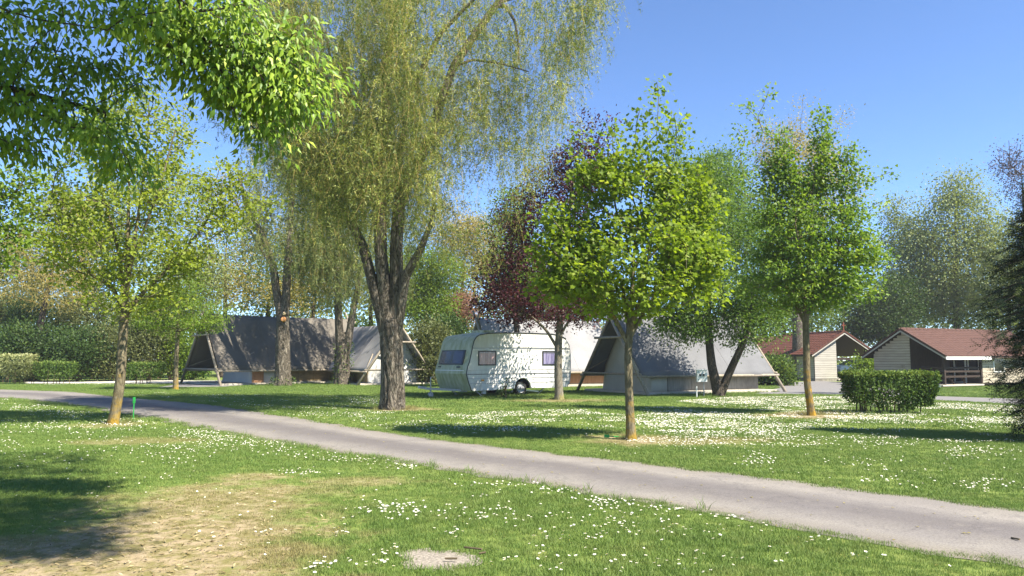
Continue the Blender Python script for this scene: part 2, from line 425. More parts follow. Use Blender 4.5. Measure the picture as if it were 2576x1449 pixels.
def inside(poly, x, y):
    r = np.zeros(len(x), bool); j = len(poly) - 1
    for i in range(len(poly)):
        (xi, yi), (xj, yj) = poly[i], poly[j]
        c = ((yi > y) != (yj > y)) & (x < (xj - xi) * (y - yi) / (yj - yi + 1e-12) + xi)
        r ^= c; j = i
    return r
def flat(name, px, mat, z, label):
    pts = [G(*q) for q in px]
    me = bpy.data.meshes.new(name); me.from_pydata([(p.x, p.y, z) for p in pts], [], [tuple(range(len(pts)))]); me.update()
    if me.polygons[0].normal.z < 0: me.flip_normals()
    tag(link(name, me, mat), label, kind='structure'); return np.array([[p.x, p.y] for p in pts])
PATHS = [ROAD]
PATHS.append(flat('gravel_path', [(60, 966), (560, 964), (560, 957.5), (300, 957), (60, 959)], MAT['gravel'], .008, 'pale gravel strip in front of the left hedges'))
PATHS.append(flat('side_drive', [(1895, 991), (2140, 993), (2350, 1006), (2640, 1022), (2760, 1010), (2480, 1001), (2330, 996), (2160, 963), (2050, 958), (1950, 966), (1960, 976)], MAT['drive'], .008, 'grey side drive leading to the chalets'))
PATHS.append(flat('tent_terrace', [(395, 975), (560, 973.5), (640, 968), (600, 964), (520, 964), (455, 966)], MAT['drive'], .012, 'pale slab in front of the grey tent'))
_gp = [(1006, 1392), (1040, 1378), (1120, 1384), (1170, 1388), (1222, 1404), (1205, 1425), (1150, 1432), (1110, 1436), (1040, 1437), (1020, 1420)]
gp = []
for k in range(110):
    t = k / 110 * len(_gp); a, b_ = _gp[int(t)], _gp[(int(t) + 1) % len(_gp)]; u = t - int(t)
    gp.append((a[0] + (b_[0] - a[0]) * u + (vnoise(k * 1.0, 3.0, 3.0, 5) - .5) * 34 + (vnoise(k * 1.0, 9.0, 1.2, 6) - .5) * 16, a[1] + (b_[1] - a[1]) * u + (vnoise(k * 1.0, 5.0, 3.0, 7) - .5) * 10 + (vnoise(k * 1.0, 7.0, 1.2, 8) - .5) * 5))
PATHS.append(flat('gravel_patch', gp, MAT['gravelgrey'], .006, 'small bare patch of grey grit in the near lawn'))
def on_path(x, y):
    r = np.zeros(len(x), bool)
    for q in PATHS: r |= inside(q, x, y)
    return r

_c = (fe + ne) / 2
def shrink(e): 
    d = _c - e; L = np.linalg.norm(d, axis=1, keepdims=True)
    return e + d / L * (.10 + .14 * vnoise(e[:, 0] * 2, e[:, 1] * 2, 1.0, 77)[:, None])
ROAD_IN = np.r_[shrink(fe), shrink(ne)[::-1]]
PATHS_IN = [ROAD_IN] + PATHS[1:-1] + [PATHS[-1] * .8 + PATHS[-1].mean(0) * .2]
def on_path_in(x, y):
    r = np.zeros(len(x), bool)
    for q in PATHS_IN: r |= inside(q, x, y)
    return r

# ------------------------------------------------------------------ scattered grass and daisies
def scatter(name, xyz, rot, scl, tmpl):
    me = bpy.data.meshes.new(name); n = len(xyz)
    me.vertices.add(n); me.vertices.foreach_set('co', np.ascontiguousarray(xyz, np.float32).ravel())
    a = me.attributes.new('rot', 'FLOAT_VECTOR', 'POINT'); a.data.foreach_set('vector', np.ascontiguousarray(rot, np.float32).ravel())
    a = me.attributes.new('scl', 'FLOAT', 'POINT'); a.data.foreach_set('value', np.ascontiguousarray(scl, np.float32))
    o = link(name, me)
    ng = bpy.data.node_groups.new('scatter', 'GeometryNodeTree')
    ng.interface.new_socket('Geometry', in_out='INPUT', socket_type='NodeSocketGeometry')
    ng.interface.new_socket('Geometry', in_out='OUTPUT', socket_type='NodeSocketGeometry')
    N = ng.nodes.new; ln = ng.links.new
    i, u, ip, oi = N('NodeGroupInput'), N('NodeGroupOutput'), N('GeometryNodeInstanceOnPoints'), N('GeometryNodeObjectInfo')
    oi.inputs[0].default_value = tmpl
    ra = N('GeometryNodeInputNamedAttribute'); ra.data_type = 'FLOAT_VECTOR'; ra.inputs[0].default_value = 'rot'
    sa = N('GeometryNodeInputNamedAttribute'); sa.data_type = 'FLOAT'; sa.inputs[0].default_value = 'scl'
    e2 = N('FunctionNodeEulerToRotation'); ln(ra.outputs[0], e2.inputs[0])
    ln(i.outputs[0], ip.inputs['Points']); ln(oi.outputs['Geometry'], ip.inputs['Instance'])
    ln(e2.outputs[0], ip.inputs['Rotation']); ln(sa.outputs[0], ip.inputs['Scale']); ln(ip.outputs[0], u.inputs[0])
    o.modifiers.new('scatter', 'NODES').node_group = ng
    return o

def tuft(n, rad, h, w, seed):
    r = np.random.default_rng(seed); m = MB()
    for _ in range(n):
        a, d = r.uniform(0, 6.28), rad * math.sqrt(r.uniform()); x, y = d * math.cos(a), d * math.sin(a)
        t = r.uniform(0, 6.28); l = h * r.uniform(.5, 1.15); k = l * r.uniform(.2, 1.0); b = r.uniform(0, 6.28)
        c, s = math.cos(t) * w, math.sin(t) * w; kx, ky = k * math.cos(b), k * math.sin(b)
        m.add([(x - c, y - s, -.004), (x + c, y + s, -.004), (x + kx * .35 + c * .6, y + ky * .35 + s * .6, l * .6), (x + kx * .35 - c * .6, y + ky * .35 - s * .6, l * .6), (x + kx, y + ky, l)], [(0, 1, 2, 3), (3, 2, 4)])
    me = m.mesh('tuft'); me.materials.append(MAT['blade']); return bpy.data.objects.new('tuft', me)

def field(y0, y1, dens, seed):
    r = np.random.default_rng(seed)
    xm = lambda y: y * .70 + 2.5
    n = int(dens * (xm(y0) + xm(y1)) * (y1 - y0))
    y = r.uniform(y0, y1, n * 2); x = r.uniform(-xm(y1), xm(y1), n * 2)
    k = np.abs(x) < xm(y); x, y = x[k], y[k]
    x, y = x[:n], y[:n]
    k = ~on_path_in(x, y) & (r.uniform(size=len(x)) > dry_np(x, y) * .84); x, y = x[k], y[k]
    return x, y, r
def grass(y0, y1, dens, n, rad, h, w, seed, label):
    x, y, r = field(y0, y1, dens, seed)
    N = len(x); d = dry_np(x, y)
    scl = r.uniform(.7, 1.25, N) * (.75 + .6 * vnoise(x, y, 1.1, 31)) * (1 - .55 * d)
    o = scatter('grass', np.c_[x, y, np.zeros(N)], np.c_[np.zeros((N, 2)), r.uniform(0, 6.28, N)], scl, tuft(n, rad, h, w, seed))
    tag(o, label, kind='stuff')
grass(3.2, 9, 560, 18, .06, .030, .0021, 1, 'short grass blades of the near lawn')
grass(9, 17, 220, 18, .10, .033, .0036, 2, 'short grass blades along the lane')
grass(17, 48, 34, 20, .2, .042, .0075, 3, 'grass blades of the far lawn')

TALL = [(*G(1583, 1103).xy, .10, 46), (*G(300, 1064).xy, .14, 60), (*G(2031, 1043).xy, .12, 40), (*G(1405, 1004).xy, .2, 60), (*G(991, 1028).xy, .42, 150), (8.3, 31.2, .5, 120), (-16.3, 38, .2, 30), (*P(712, 968, 42.9).xy, .6, 140), (*P(863, 970, 45.2).xy, .6, 120), (*G(335, 1062).xy, .03, 8)]
tx, ty = [], []
for cx, cy, rad, n in TALL:
    a = rng.uniform(0, 6.28, n); d = rad + np.abs(rng.normal(size=n)) * (.05 + .3 * rad); tx.append(cx + d * np.cos(a)); ty.append(cy + d * np.sin(a))
for (x0, y0), (x1, y1), n in (((-1.7, 30.5), (2.4, 33.4), 160), ((-14.5, 43.6), (-9.2, 48.6), 200), ((6.0, 32.6), (12.2, 35.6), 200), ((7.6, 21.5), (12.0, 21.5), 120)):
    t = rng.uniform(size=n); tx.append(x0 + (x1 - x0) * t + rng.normal(size=n) * .18); ty.append(y0 + (y1 - y0) * t + rng.normal(size=n) * .18)
for e in (fe, ne):
    i_ = rng.integers(20, len(e) - 12, 160); tx.append(e[i_, 0] + rng.normal(size=160) * .07); ty.append(e[i_, 1] + rng.normal(size=160) * .07)
tx, ty = np.concatenate(tx), np.concatenate(ty); N = len(tx)
tag(scatter('tall_grass', np.c_[tx, ty, np.zeros(N)], np.c_[np.zeros((N, 2)), rng.uniform(0, 6.28, N)], rng.uniform(.35, 1.1, N), tuft(14, .06, .13, .004, 9)), 'longer unmown grass round trunk feet, walls and lane edges', kind='stuff')

def daisy(seed, petals=12, lo=False):
    r = np.random.default_rng(seed); m = MB(); h = .05
    if not lo:
        for k in range(petals):
            a = k * 6.283 / petals; e = 6.283 / petals * .42
            m.add([(0, 0, h), (.015 * math.cos(a - e), .015 * math.sin(a - e), h + .002), (.0185 * math.cos(a), .0185 * math.sin(a), h + .003), (.015 * math.cos(a + e), .015 * math.sin(a + e), h + .002)], [(0, 1, 2, 3)], 0)
    else:
        m.add([(.018 * math.cos(k * 6.283 / 8), .018 * math.sin(k * 6.283 / 8), h) for k in range(8)], [tuple(range(8))], 0)
    m.add([(.006 * math.cos(k * 6.283 / 6), .006 * math.sin(k * 6.283 / 6), h + .004) for k in range(6)] + [(0, 0, h + .007)], [(k, (k + 1) % 6, 6) for k in range(6)], 1)
    if not lo: m.add([(-.001, 0, 0), (.001, 0, 0), (.0008, 0, h), (-.0008, 0, h)], [(0, 1, 2, 3)], 2)
    me = m.mesh('daisy')
    for k in ('petal', 'yolk', 'stalk'): me.materials.append(MAT[k])
    return me
cl = [  # daisy clusters (px, py, spread px x, spread px y, count)
    (985, 1283, 48, 13, 85), (1215, 1297, 55, 16, 40), (1540, 1270, 40, 9, 26), (1520, 1330, 60, 22, 26), (1420, 1360, 60, 16, 18), (1900, 1160, 30, 9, 60), (1170, 1270, 60, 30, 14),
    (760, 1193, 38, 5, 40), (860, 1345, 14, 7, 12), (1140, 1345, 16, 8, 10), (1010, 1392, 30, 6, 16), (985, 1405, 20, 5, 10), (790, 1432, 22, 10, 20), (900, 1425, 60, 6, 22), (660, 1340, 14, 5, 9), (610, 1345, 60, 40, 14),
    (425, 1205, 10, 8, 6), (440, 1165, 20, 10, 10), (230, 1255, 20, 10, 6), (60, 1160, 60, 12, 30), (40, 1120, 50, 12, 30), (250, 1120, 140, 26, 60), (440, 1120, 60, 12, 60), (400, 1140, 80, 16, 60), (560, 1100, 60, 8, 110), (660, 1117, 50, 5, 90), (520, 1088, 30, 6, 40), (900, 1160, 60, 5, 36), (1010, 1175, 40, 4, 26),
    (1300, 1222, 80, 4, 40), (1420, 1240, 60, 5, 30), (1560, 1265, 60, 5, 34), (1700, 1285, 50, 4, 16), (1820, 1305, 30, 4, 16), (1880, 1335, 60, 14, 12), (1760, 1350, 50, 14, 10), (2040, 1360, 40, 8, 12), (1400, 1310, 110, 26, 36), (1580, 1300, 60, 25, 26), (1650, 1340, 70, 20, 18), (1700, 1420, 90, 14, 22), (1560, 1410, 60, 14, 16), (1350, 1420, 60, 16, 14), (1900, 1420, 60, 14, 10), (1270, 1420, 20, 10, 6), (2180, 1410, 30, 6, 8),
    (2420, 1140, 40, 10, 70), (2460, 1228, 24, 8, 26), (2220, 1120, 60, 8, 70), (2040, 1110, 60, 9, 60), (1790, 1110, 110, 12, 300), (2500, 1135, 60, 8, 60), (2250, 1190, 90, 10, 14), (2100, 1160, 110, 14, 24), (60, 1070, 70, 8, 50), (160, 1075, 80, 6, 40), (300, 1200, 80, 40, 10), (500, 1240, 120, 50, 12)]
dx, dy = [], []
for px, py, sx, sy, n in cl:
    for _ in range(n):
        q = G(px + rng.normal() * sx, py + rng.normal() * sy); dx.append(q.x); dy.append(q.y)
def dense(poly, dens, sc_, thr, seed):
    pts = np.array([[G(*q).x, G(*q).y] for q in poly]); lo, hi = pts.min(0), pts.max(0)
    n = int(dens * (hi - lo).prod()); x = rng.uniform(lo[0], hi[0], n); y = rng.uniform(lo[1], hi[1], n)
    k = inside(pts, x, y); x, y = x[k], y[k]
    w = np.clip((vnoise(x, y, sc_, seed) * .55 + vnoise(x, y, sc_ * .35, seed + 1) * .45 - thr) * 5, 0, 1) ** 1.5 * .8
    k = rng.uniform(size=len(x)) < w; dx.extend(x[k]); dy.extend(y[k])
dense([(1120, 1040), (1700, 1025), (2040, 1050), (2576, 1060), (2700, 1110), (2300, 1120), (1950, 1125), (1600, 1115), (1350, 1090), (1150, 1080)], 170, 1.6, .42, 41)
dense([(1840, 1000), (2140, 998), (2330, 1012), (2640, 1028), (2680, 1080), (2050, 1052), (1850, 1030), (1700, 1010)], 230, 1.5, .30, 43)
dense([(1550, 1040), (1900, 1045), (2050, 1075), (1980, 1120), (1700, 1110), (1500, 1080)], 150, 1.2, .36, 45)
dense([(1350, 1090), (2000, 1130), (2576, 1170), (2576, 1270), (1900, 1180), (1350, 1125)], 34, .9, .5, 47)
dense([(250, 985), (950, 1000), (1050, 1040), (1300, 1090), (1100, 1100), (700, 1040), (400, 1000)], 60, 1.1, .45, 49)
dense([(0, 1015), (330, 1060), (520, 1090), (900, 1155), (800, 1160), (400, 1130), (0, 1130)], 42, .8, .45, 51)
dense([(-100, 1003), (0, 1003), (400, 1066), (1000, 1170), (1500, 1250), (1500, 1262), (900, 1170), (350, 1080), (-100, 1015)], 60, .8, .42, 57)
dense([(100, 956), (560, 956), (560, 968), (100, 970)], 25, 1.0, .2, 53)
dense([(1500, 1262), (2576, 1440), (2400, 1449), (0, 1449), (0, 1200), (800, 1150)], 2.2, .8, .55, 55)
dx, dy = np.array(dx), np.array(dy)
k = ~on_path(dx, dy); dx, dy = dx[k], dy[k]
inframe = (np.abs(dx) < dy * .66) & (dy > 5.4)
o_ = np.argsort(np.where(inframe, dy, 1e6)); dx, dy = dx[o_], dy[o_]
dm = [daisy(3), daisy(4, 14)]
ONE = 300
ZONES = [('at the edge of the grey grit patch', (1080, 1400)), ('in the bare worn earth', (500, 1330)), ('in the thick clump left of the picture middle', (985, 1283)), ('in the clump between grit patch and worn earth', (830, 1420)),
         ('in the open grass right of the grit patch', (1400, 1400)), ('in the loose clump nearest the lane', (1600, 1300)), ('in the near grass below the lane', (1900, 1400)), ('in the tree shade at the lower left', (120, 1250))]
for i in range(ONE):
    o = link('daisy', dm[i % 2])
    o.location = (dx[i], dy[i], 0); s = rng.uniform(.48, .80); o.scale = (s, s, s * rng.uniform(.8, 1.3))
    o.rotation_euler = (rng.uniform(-.15, .45), rng.uniform(-.35, .35), rng.uniform(0, 6.28))
    zone = min([(math.hypot(dx[i] - G(*z[1]).x, dy[i] - G(*z[1]).y), z[0]) for z in ZONES])[1]
    tag(o, 'small white daisy with yellow centre ' + zone, 'daisy', 'daisies in the near lawn')
x, y = dx[ONE:], dy[ONE:]
for nm, k, m, lab in (('daisies', y < 16, dm[0], 'white daisies scattered along both sides of the lane'), ('daisies', y >= 16, daisy(5, lo=True), 'white carpet of daisies on the far lawn')):
    X, Y = x[k], y[k]; N = len(X)
    o = scatter(nm, np.c_[X, Y, np.zeros(N)], np.c_[rng.uniform(0, .5, N), rng.uniform(-.3, .3, N), rng.uniform(-.6, .6, N)], rng.uniform(.5, .85, N) * np.where(Y > 16, 1.02, .95), bpy.data.objects.new('flower', m))
    tag(o, lab, kind='stuff')

# ------------------------------------------------------------------ foliage generators
T_RHOMB = (np.array([(0, 0, 0), (.45, .30, .07), (1, 0, -.04), (.45, -.30, .07)]), [(0, 2, 1), (0, 3, 2)])
T_NARROW = (np.array([(0, 0, 0), (.45, .13, .02), (1, 0, -.08), (.45, -.13, .02)]), [(0, 2, 1), (0, 3, 2)])
T_SLIP = (np.array([(0, -.11, .02), (0, .11, -.02), (1, 0, -.08)]), [(0, 1, 2)])
T_OVAL = (np.array([(0, 0, 0), (.38, .20, .05), (1, 0, -.20), (.38, -.20, .05), (.45, 0, -.03)]), [(4, 0, 1), (4, 1, 2), (4, 2, 3), (4, 3, 0)])
_ml = [(0, 0), (.10, .10), (.02, .42), (.30, .36), (.42, .62), (.60, .30), (1.0, 0), (.60, -.30), (.42, -.62), (.30, -.36), (.02, -.42), (.10, -.10)]
T_MAPLE = (np.array([(a, b, .16 * abs(b) - .12 * a * a) for a, b in _ml] + [(.35, 0, 0)]),
           [(12, 0, 1), (12, 1, 2, 3), (12, 3, 4, 5), (12, 5, 6), (12, 6, 7), (12, 7, 8, 9), (12, 9, 10, 11), (12, 11, 0)][:])
_spray = []
for k in range(5):
    t = .12 + .18 * k; w = .26 * (1 - .7 * t) + .05
    _spray += [(t, 0, 0), (t + .2, w, -.03), (t + .07, 0, 0), (t, 0, 0), (t + .2, -w, -.03), (t + .07, 0, 0)]
T_SPRAY = (np.array(_spray + [(0, .012, 0), (1.05, 0, -.06), (0, -.012, 0)]), [(3 * i, 3 * i + 1, 3 * i + 2) for i in range(10)] + [(30, 31, 32)])

T_STAR = (np.array([(0, 0, 0), (.15, .45, .02), (.45, .30, .05), (1, 0, -.1), (.45, -.30, .05), (.15, -.45, .02), (.42, 0, -.03)]), [(6, 0, 1), (6, 1, 2), (6, 2, 3), (6, 3, 4), (6, 4, 5), (6, 5, 0)])
def unit(a): return a / (np.linalg.norm(a, axis=1, keepdims=True) + 1e-9)
def leaves(name, tmpl, pos, fwd, nrm, scl, mat, parent, rnd=None, r=rng):
    tv, tf = tmpl
    fwd = unit(fwd); side = unit(np.cross(nrm, fwd)); nrm = np.cross(fwd, side)
    v = pos[:, None, :] + scl[:, None, None] * (tv[None, :, 0:1] * fwd[:, None, :] + tv[None, :, 1:2] * side[:, None, :] + tv[None, :, 2:3] * nrm[:, None, :])
    n, k = len(pos), len(tv)
    lp = np.concatenate([np.array(f) for f in tf]); sz = np.array([len(f) for f in tf])
    loops = (np.arange(n)[:, None] * k + lp[None]).ravel(); sizes = np.tile(sz, n)
    if rnd is None: rnd = r.uniform(size=n)
    me = np_mesh(name, v.reshape(-1, 3), loops, sizes, np.repeat(rnd, len(tf)))
    return link(name, me, mat, parent)

def segs_mesh(a, b, ra, rb):
    """frusta between point arrays, 5 sides"""
    n = len(a); d = unit(b - a); up = np.where(np.abs(d[:, 2:3]) > .9, np.array([[1., 0, 0]]), np.array([[0, 0, 1.]]))
    x = unit(np.cross(d, up)); y = np.cross(d, x); S = 5
    ang = np.arange(S) * 2 * np.pi / S
    ring = x[:, None, :] * np.cos(ang)[None, :, None] + y[:, None, :] * np.sin(ang)[None, :, None]
    v = np.concatenate([a[:, None] + ring * ra[:, None, None], b[:, None] + ring * rb[:, None, None]], 1).reshape(-1, 3)
    q = np.array([(k, S + k, S + (k + 1) % S, (k + 1) % S) for k in range(S)]).ravel()
    return v, (np.arange(n)[:, None] * 2 * S + q[None]).ravel(), np.full(n * S, 4)

def lofted(pts, rad, n=20, rough=0.0, ribs=0, seed=0, flare=0, flare_h=.5, per_m=6):
    """trunk as one bark-ridged tube"""
    p = np.array([list(q) for q in pts], float); d = np.r_[0, np.cumsum(np.linalg.norm(np.diff(p, axis=0), axis=1))]
    if len(rad) != len(p): rad = np.interp(np.linspace(0, 1, len(p)), np.linspace(0, 1, len(rad)), rad)
    m = max(4, int(d[-1] * per_m)); t = np.linspace(0, d[-1], m)
    q = np.c_[[np.interp(t, d, p[:, i]) for i in range(3)]].T; rr = np.interp(t, d, rad)
    for _ in range(2): q[1:-1] = (q[:-2] + 2 * q[1:-1] + q[2:]) / 4
    ph = np.arange(n) * 2 * np.pi / n
    tan = unit(np.gradient(q, axis=0)); x = unit(np.cross(np.array([[0., 1, 0]]).repeat(m, 0), tan)); y = np.cross(tan, x)
    R_ = rr[:, None] * np.ones((m, n))
    if flare: R_ *= 1 + flare * np.exp(-(q[:, 2:3] - q[0, 2]) / flare_h) * (.75 + .5 * np.sin(ph * 5 + seed)[None])
    if ribs:
        w = np.sin(ph[None] * ribs + 2.2 * vnoise(t[:, None] * 1.0 + 0 * ph[None], ph[None] * 1.5 + 0 * t[:, None], .5, seed) * 3)
        R_ *= 1 + rough * w + rough * 1.5 * (vnoise(t[:, None] * .45 + 0 * ph, ph[None] * 7 + 0 * t[:, None], .35, seed + 2) - .5)
    elif rough: R_ *= 1 + rough * (vnoise(t[:, None] + 0 * ph, ph[None] * .6 + 0 * t[:, None], .3, seed) - .5)
    v = q[:, None] + R_[..., None] * (x[:, None] * np.cos(ph)[None, :, None] + y[:, None] * np.sin(ph)[None, :, None])
    i, k = np.meshgrid(np.arange(m - 1), np.arange(n), indexing='ij'); k2 = (k + 1) % n
    loops = np.stack([i * n + k, i * n + k2, (i + 1) * n + k2, (i + 1) * n + k], -1).reshape(-1)
    return v.reshape(-1, 3), loops, np.full((m - 1) * n, 4)
def merge(parts):
    v, l, s, b = [], [], [], 0
    for a in parts: v.append(a[0]); l.append(a[1] + b); s.append(a[2]); b += len(a[0])
    return np.concatenate(v), np.concatenate(l), np.concatenate(s)

class Skel:
    def __init__(s, limbs, attach_from=1):
        """limbs: list of world polylines, dense; first is the trunk"""
        s.p, s.par, s.cost, s.ok = [], [], [], []
        for li, l in enumerate(limbs):
            prev = -1
            if li:  # join to the nearest earlier node
                prev = int(np.argmin(np.linalg.norm(np.array(s.p) - np.array(l[0]), axis=1)))
            for i, q in enumerate(l):
                s.p.append(np.array(q, float)); s.par.append(prev)
                s.cost.append(0); s.ok.append(li > 0 or i >= attach_from); prev = len(s.p) - 1
        s.n0 = len(s.p)
    def grow(s, att, r, seg=.45, bf=.35, rise=.12, down=1.2):
        ok = [i for i in range(len(s.p)) if s.ok[i]]
        root = s.p[ok[0]]
        P_ = np.zeros((len(s.p) + len(att) * 14, 3)); P_[:len(s.p)] = s.p
        Cst = np.full(len(P_), 1e9); Cst[ok] = 0
        n = len(s.p); s.tip, s.tdir = [], []
        for a in att[np.argsort(np.linalg.norm(att - root, axis=1))]:
            d = np.linalg.norm(P_[:n] - a, axis=1)
            c = d + bf * Cst[:n] + down * np.maximum(0, P_[:n, 2] - a[2] + .25 * d)
            j = int(np.argmin(c)); L_ = d[j]; k = int(np.clip(math.ceil(L_ / seg), 1, 12))
            ctl = (P_[j] + a) / 2 + np.array([0, 0, -rise * L_]) * (1 if a[2] > P_[j, 2] else -.6) + r.normal(size=3) * .06 * L_
            prev = j
            for q in range(1, k + 1):
                t = q / k; pt = (1 - t) ** 2 * P_[j] + 2 * t * (1 - t) * ctl + t * t * a
                P_[n] = pt; Cst[n] = Cst[j] + L_ * t; s.par.append(prev); prev = n; n += 1
            s.tip.append(n - 1); s.tdir.append(a - ctl)
        s.P = P_[:n]; s.tdir = unit(np.array(s.tdir))
    def mesh(s, tipr=.006, e=2.3, trunk_r=None, maxr=9):
        n = len(s.P); rad = np.zeros(n); ch = np.zeros(n)
        tips = set(s.tip)
        for i in range(n - 1, -1, -1):
            if rad[i] == 0: rad[i] = tipr ** e
            if s.par[i] >= 0: rad[s.par[i]] += rad[i]
        rad = np.minimum(rad ** (1 / e), maxr)
        idx = np.array([i for i in range(s.n0, n) if s.par[i] >= 0]); par = np.array(s.par)[idx]
        ra = np.minimum(rad[par], rad[idx] * 1.35)
        return segs_mesh(s.P[par], s.P[idx], ra, rad[idx])

def blob_pts(blobs, Y, r):
    """clump centres in ellipsoids given as (px, py, rx px, ry px, n[, dY m]) measured at distance Y"""
    out = []
    for b in blobs:
        cx, cy, rx, ry, n = b[:5]; y0 = Y + (b[5] if len(b) > 5 else 0); S = F / y0
        d = r.normal(size=(n, 3)); d /= np.linalg.norm(d, axis=1, keepdims=True); d *= r.uniform(.12, 1, (n, 1)) ** (1 / 2.4)
        c = np.array(P(cx, cy, y0)); out.append(c + d * np.array([rx / S, rx / S * .9, ry / S]))
    return np.concatenate(out)
def spike_pts(spikes, Y, n, r):
    out = []
    for (x0, y0, x1, y1, dY) in spikes:
        a, b = np.array(P(x0, y0, Y + dY)), np.array(P(x1, y1, Y + dY))
        out.append(b + (a - b) * np.linspace(0, 1, n)[:, None] + r.normal(size=(n, 3)) * .03)
    return np.concatenate(out)

def leaf_cloud(tips, tdir, per, rc, size, r, droop=.25, flat=.6, up=.8, centre=None, back=.5):
    n = len(tips); k = per
    base = np.repeat(tips, k, 0); td = np.repeat(tdir, k, 0)
    off = r.normal(size=(n * k, 3)) * np.array([1, 1, flat]) * rc
    pos = base + off - td * (r.uniform(size=(n * k, 1)) * back * rc * 2)
    fwd = unit(off + 1e-3) * .8 + td * .5 + r.normal(size=(n * k, 3)) * .5; fwd[:, 2] -= droop
    nrm = r.normal(size=(n * k, 3)) * .5 + np.array(up if hasattr(up, '__len__') else (up * .45, -up * .40, up * .85))
    nrm += unit(off) * .3
    s = size * r.uniform(.6, 1.2, n * k)
    return pos, fwd, nrm, s

def tree(name, label, cat, base, trunk, trad, att, leafmat, bark, r, per=40, rc=.28, size=.11, tmpl=T_MAPLE, tipr=.0075, attach=.6, n_side=16, limbs=(), lrad=(), flare=.35, rough=.05, ribs=0, seg=.45, bf=.35, rise=.12, down=1.2, droop=.25, up=.8, flat=.6, singles=0, maxr=9, group=None, extra=None, twig=None, per_m=6, e=2.3, tipscl=None):
    root = thing(name, label, cat, base, 0, group)
    B = np.array(base, float)
    loc = lambda a: np.asarray(a, float) - B
    dl = []
    tr = [np.array(q, float) for q in trunk]
    def densify(l):
        out = [l[0]]
        for a, b in zip(l[:-1], l[1:]):
            k = max(1, int(np.linalg.norm(b - a) / .35)); out += [a + (b - a) * t / k for t in range(1, k + 1)]
        return out
    dt = densify(tr); allimb = [dt] + [densify([np.array(q, float) for q in l]) for l in limbs]
    sk = Skel(allimb, int(len(dt) * attach)); sk.grow(att, r, seg, bf, rise, down)
    parts = [lofted([loc(q) for q in tr], trad, n_side, rough, ribs, int(r.integers(99)), flare, .16, per_m=per_m)]
    for l, lr in zip(limbs, lrad): parts.append(lofted([loc(q) for q in l], lr, max(8, n_side // 2), rough, ribs // 2, int(r.integers(99)), per_m=per_m))
    v, lo, s = merge(parts)
    link('trunk', np_mesh('trunk', v, lo, s, smooth=True), bark, root)
    v, lo, s = sk.mesh(tipr, e, maxr=maxr)
    tag(link('branches', np_mesh('branches', loc(v), lo, s, smooth=True), twig or bark, root), kind='stuff')
    tips = sk.P[sk.tip]
    pos, fwd, nrm, sz = leaf_cloud(tips, sk.tdir, per, rc, size, r, droop, flat, up)
    if tipscl is not None: sz *= tipscl
    pos = loc(pos)
    rnd = np.clip(np.repeat(r.normal(.45, .16, len(tips)), per) + r.normal(size=len(pos)) * .2, 0, 1)
    if singles:
        # the leaves that show largest: nearest to the viewer
        k = np.argsort((pos + B)[:, 1])[:singles * 5]; k = r.permutation(k)[:singles]
        keep = np.ones(len(pos), bool); keep[k] = False
        crown = leaves('crown', tmpl, pos[keep], fwd[keep], nrm[keep], sz[keep], leafmat, root, rnd[keep], r)
        lm = []
        for q in range(4):
            tv, tf = tmpl
            vv = tv.copy(); vv[:, 2] *= (.6 + .4 * q)
            me = bpy.data.meshes.new('leaf'); me.from_pydata([tuple(a) for a in vv], [], tf); me.update()
            a = me.attributes.new('rnd', 'FLOAT', 'FACE'); a.data.foreach_set('value', [.3 + .2 * q] * len(tf)); me.materials.append(leafmat); lm.append(me)
        f_ = unit(fwd[k]); s_ = unit(np.cross(nrm[k], f_)); n_ = np.cross(f_, s_)
        for q in range(len(k)):
            o = link('leaf', lm[q % 4], None, crown)
            o.matrix_local = Matrix(((f_[q, 0] * sz[k[q]], s_[q, 0] * sz[k[q]], n_[q, 0] * sz[k[q]], pos[k[q], 0]),
                                     (f_[q, 1] * sz[k[q]], s_[q, 1] * sz[k[q]], n_[q, 1] * sz[k[q]], pos[k[q], 1]),
                                     (f_[q, 2] * sz[k[q]], s_[q, 2] * sz[k[q]], n_[q, 2] * sz[k[q]], pos[k[q], 2]), (0, 0, 0, 1)))
    else:
        crown = leaves('crown', tmpl, pos, fwd, nrm, sz, leafmat, root, rnd, r)
    return root

def trunk_px(pts, Y):
    return [np.array(P(x, y, Y + (d[0] if d else 0))) for x, y, *d in pts]

# ================================================================== TREES
# ---- right front maple
r = np.random.default_rng(101)
Y = EYE * F / (1103 - HOR)
b = G(1583, 1103); b = Vector((b.x, Y, 0))
tp = [np.array((b.x, Y, -.05))] + trunk_px([(1583, 1000), (1580, 900), (1582, 850), (1588, 790), (1592, 700), (1597, 600)], Y)
lb = [trunk_px([(1582, 870), (1560, 825), (1530, 770, -.2), (1490, 700, -.5)], Y), trunk_px([(1584, 850), (1610, 800), (1650, 740, .3), (1690, 660, .4)], Y), trunk_px([(1584, 840), (1575, 770, .3), (1560, 690, .6)], Y), trunk_px([(1585, 835), (1612, 750, -.4), (1630, 650, -.7)], Y)]
att = np.concatenate([blob_pts([(1590, 660, 215, 130, 170), (1600, 480, 120, 100, 44), (1430, 640, 95, 105, 56), (1735, 640, 85, 115, 50), (1590, 755, 190, 45, 34), (1400, 720, 70, 40, 22), (1790, 690, 40, 80, 16), (1480, 470, 40, 90, 18), (1552, 430, 28, 70, 11), (1690, 465, 42, 80, 18), (1640, 410, 22, 70, 7), (1770, 500, 40, 70, 14), (1400, 560, 40, 60, 12)], Y, r),
                      spike_pts([(1655, 205, 1645, 470, 0), (1606, 285, 1588, 480, .3), (1703, 290, 1690, 470, -.2), (1466, 345, 1452, 540, .2), (1548, 320, 1540, 480, -.3), (1762, 420, 1740, 540, .1)], Y, 7, r)])
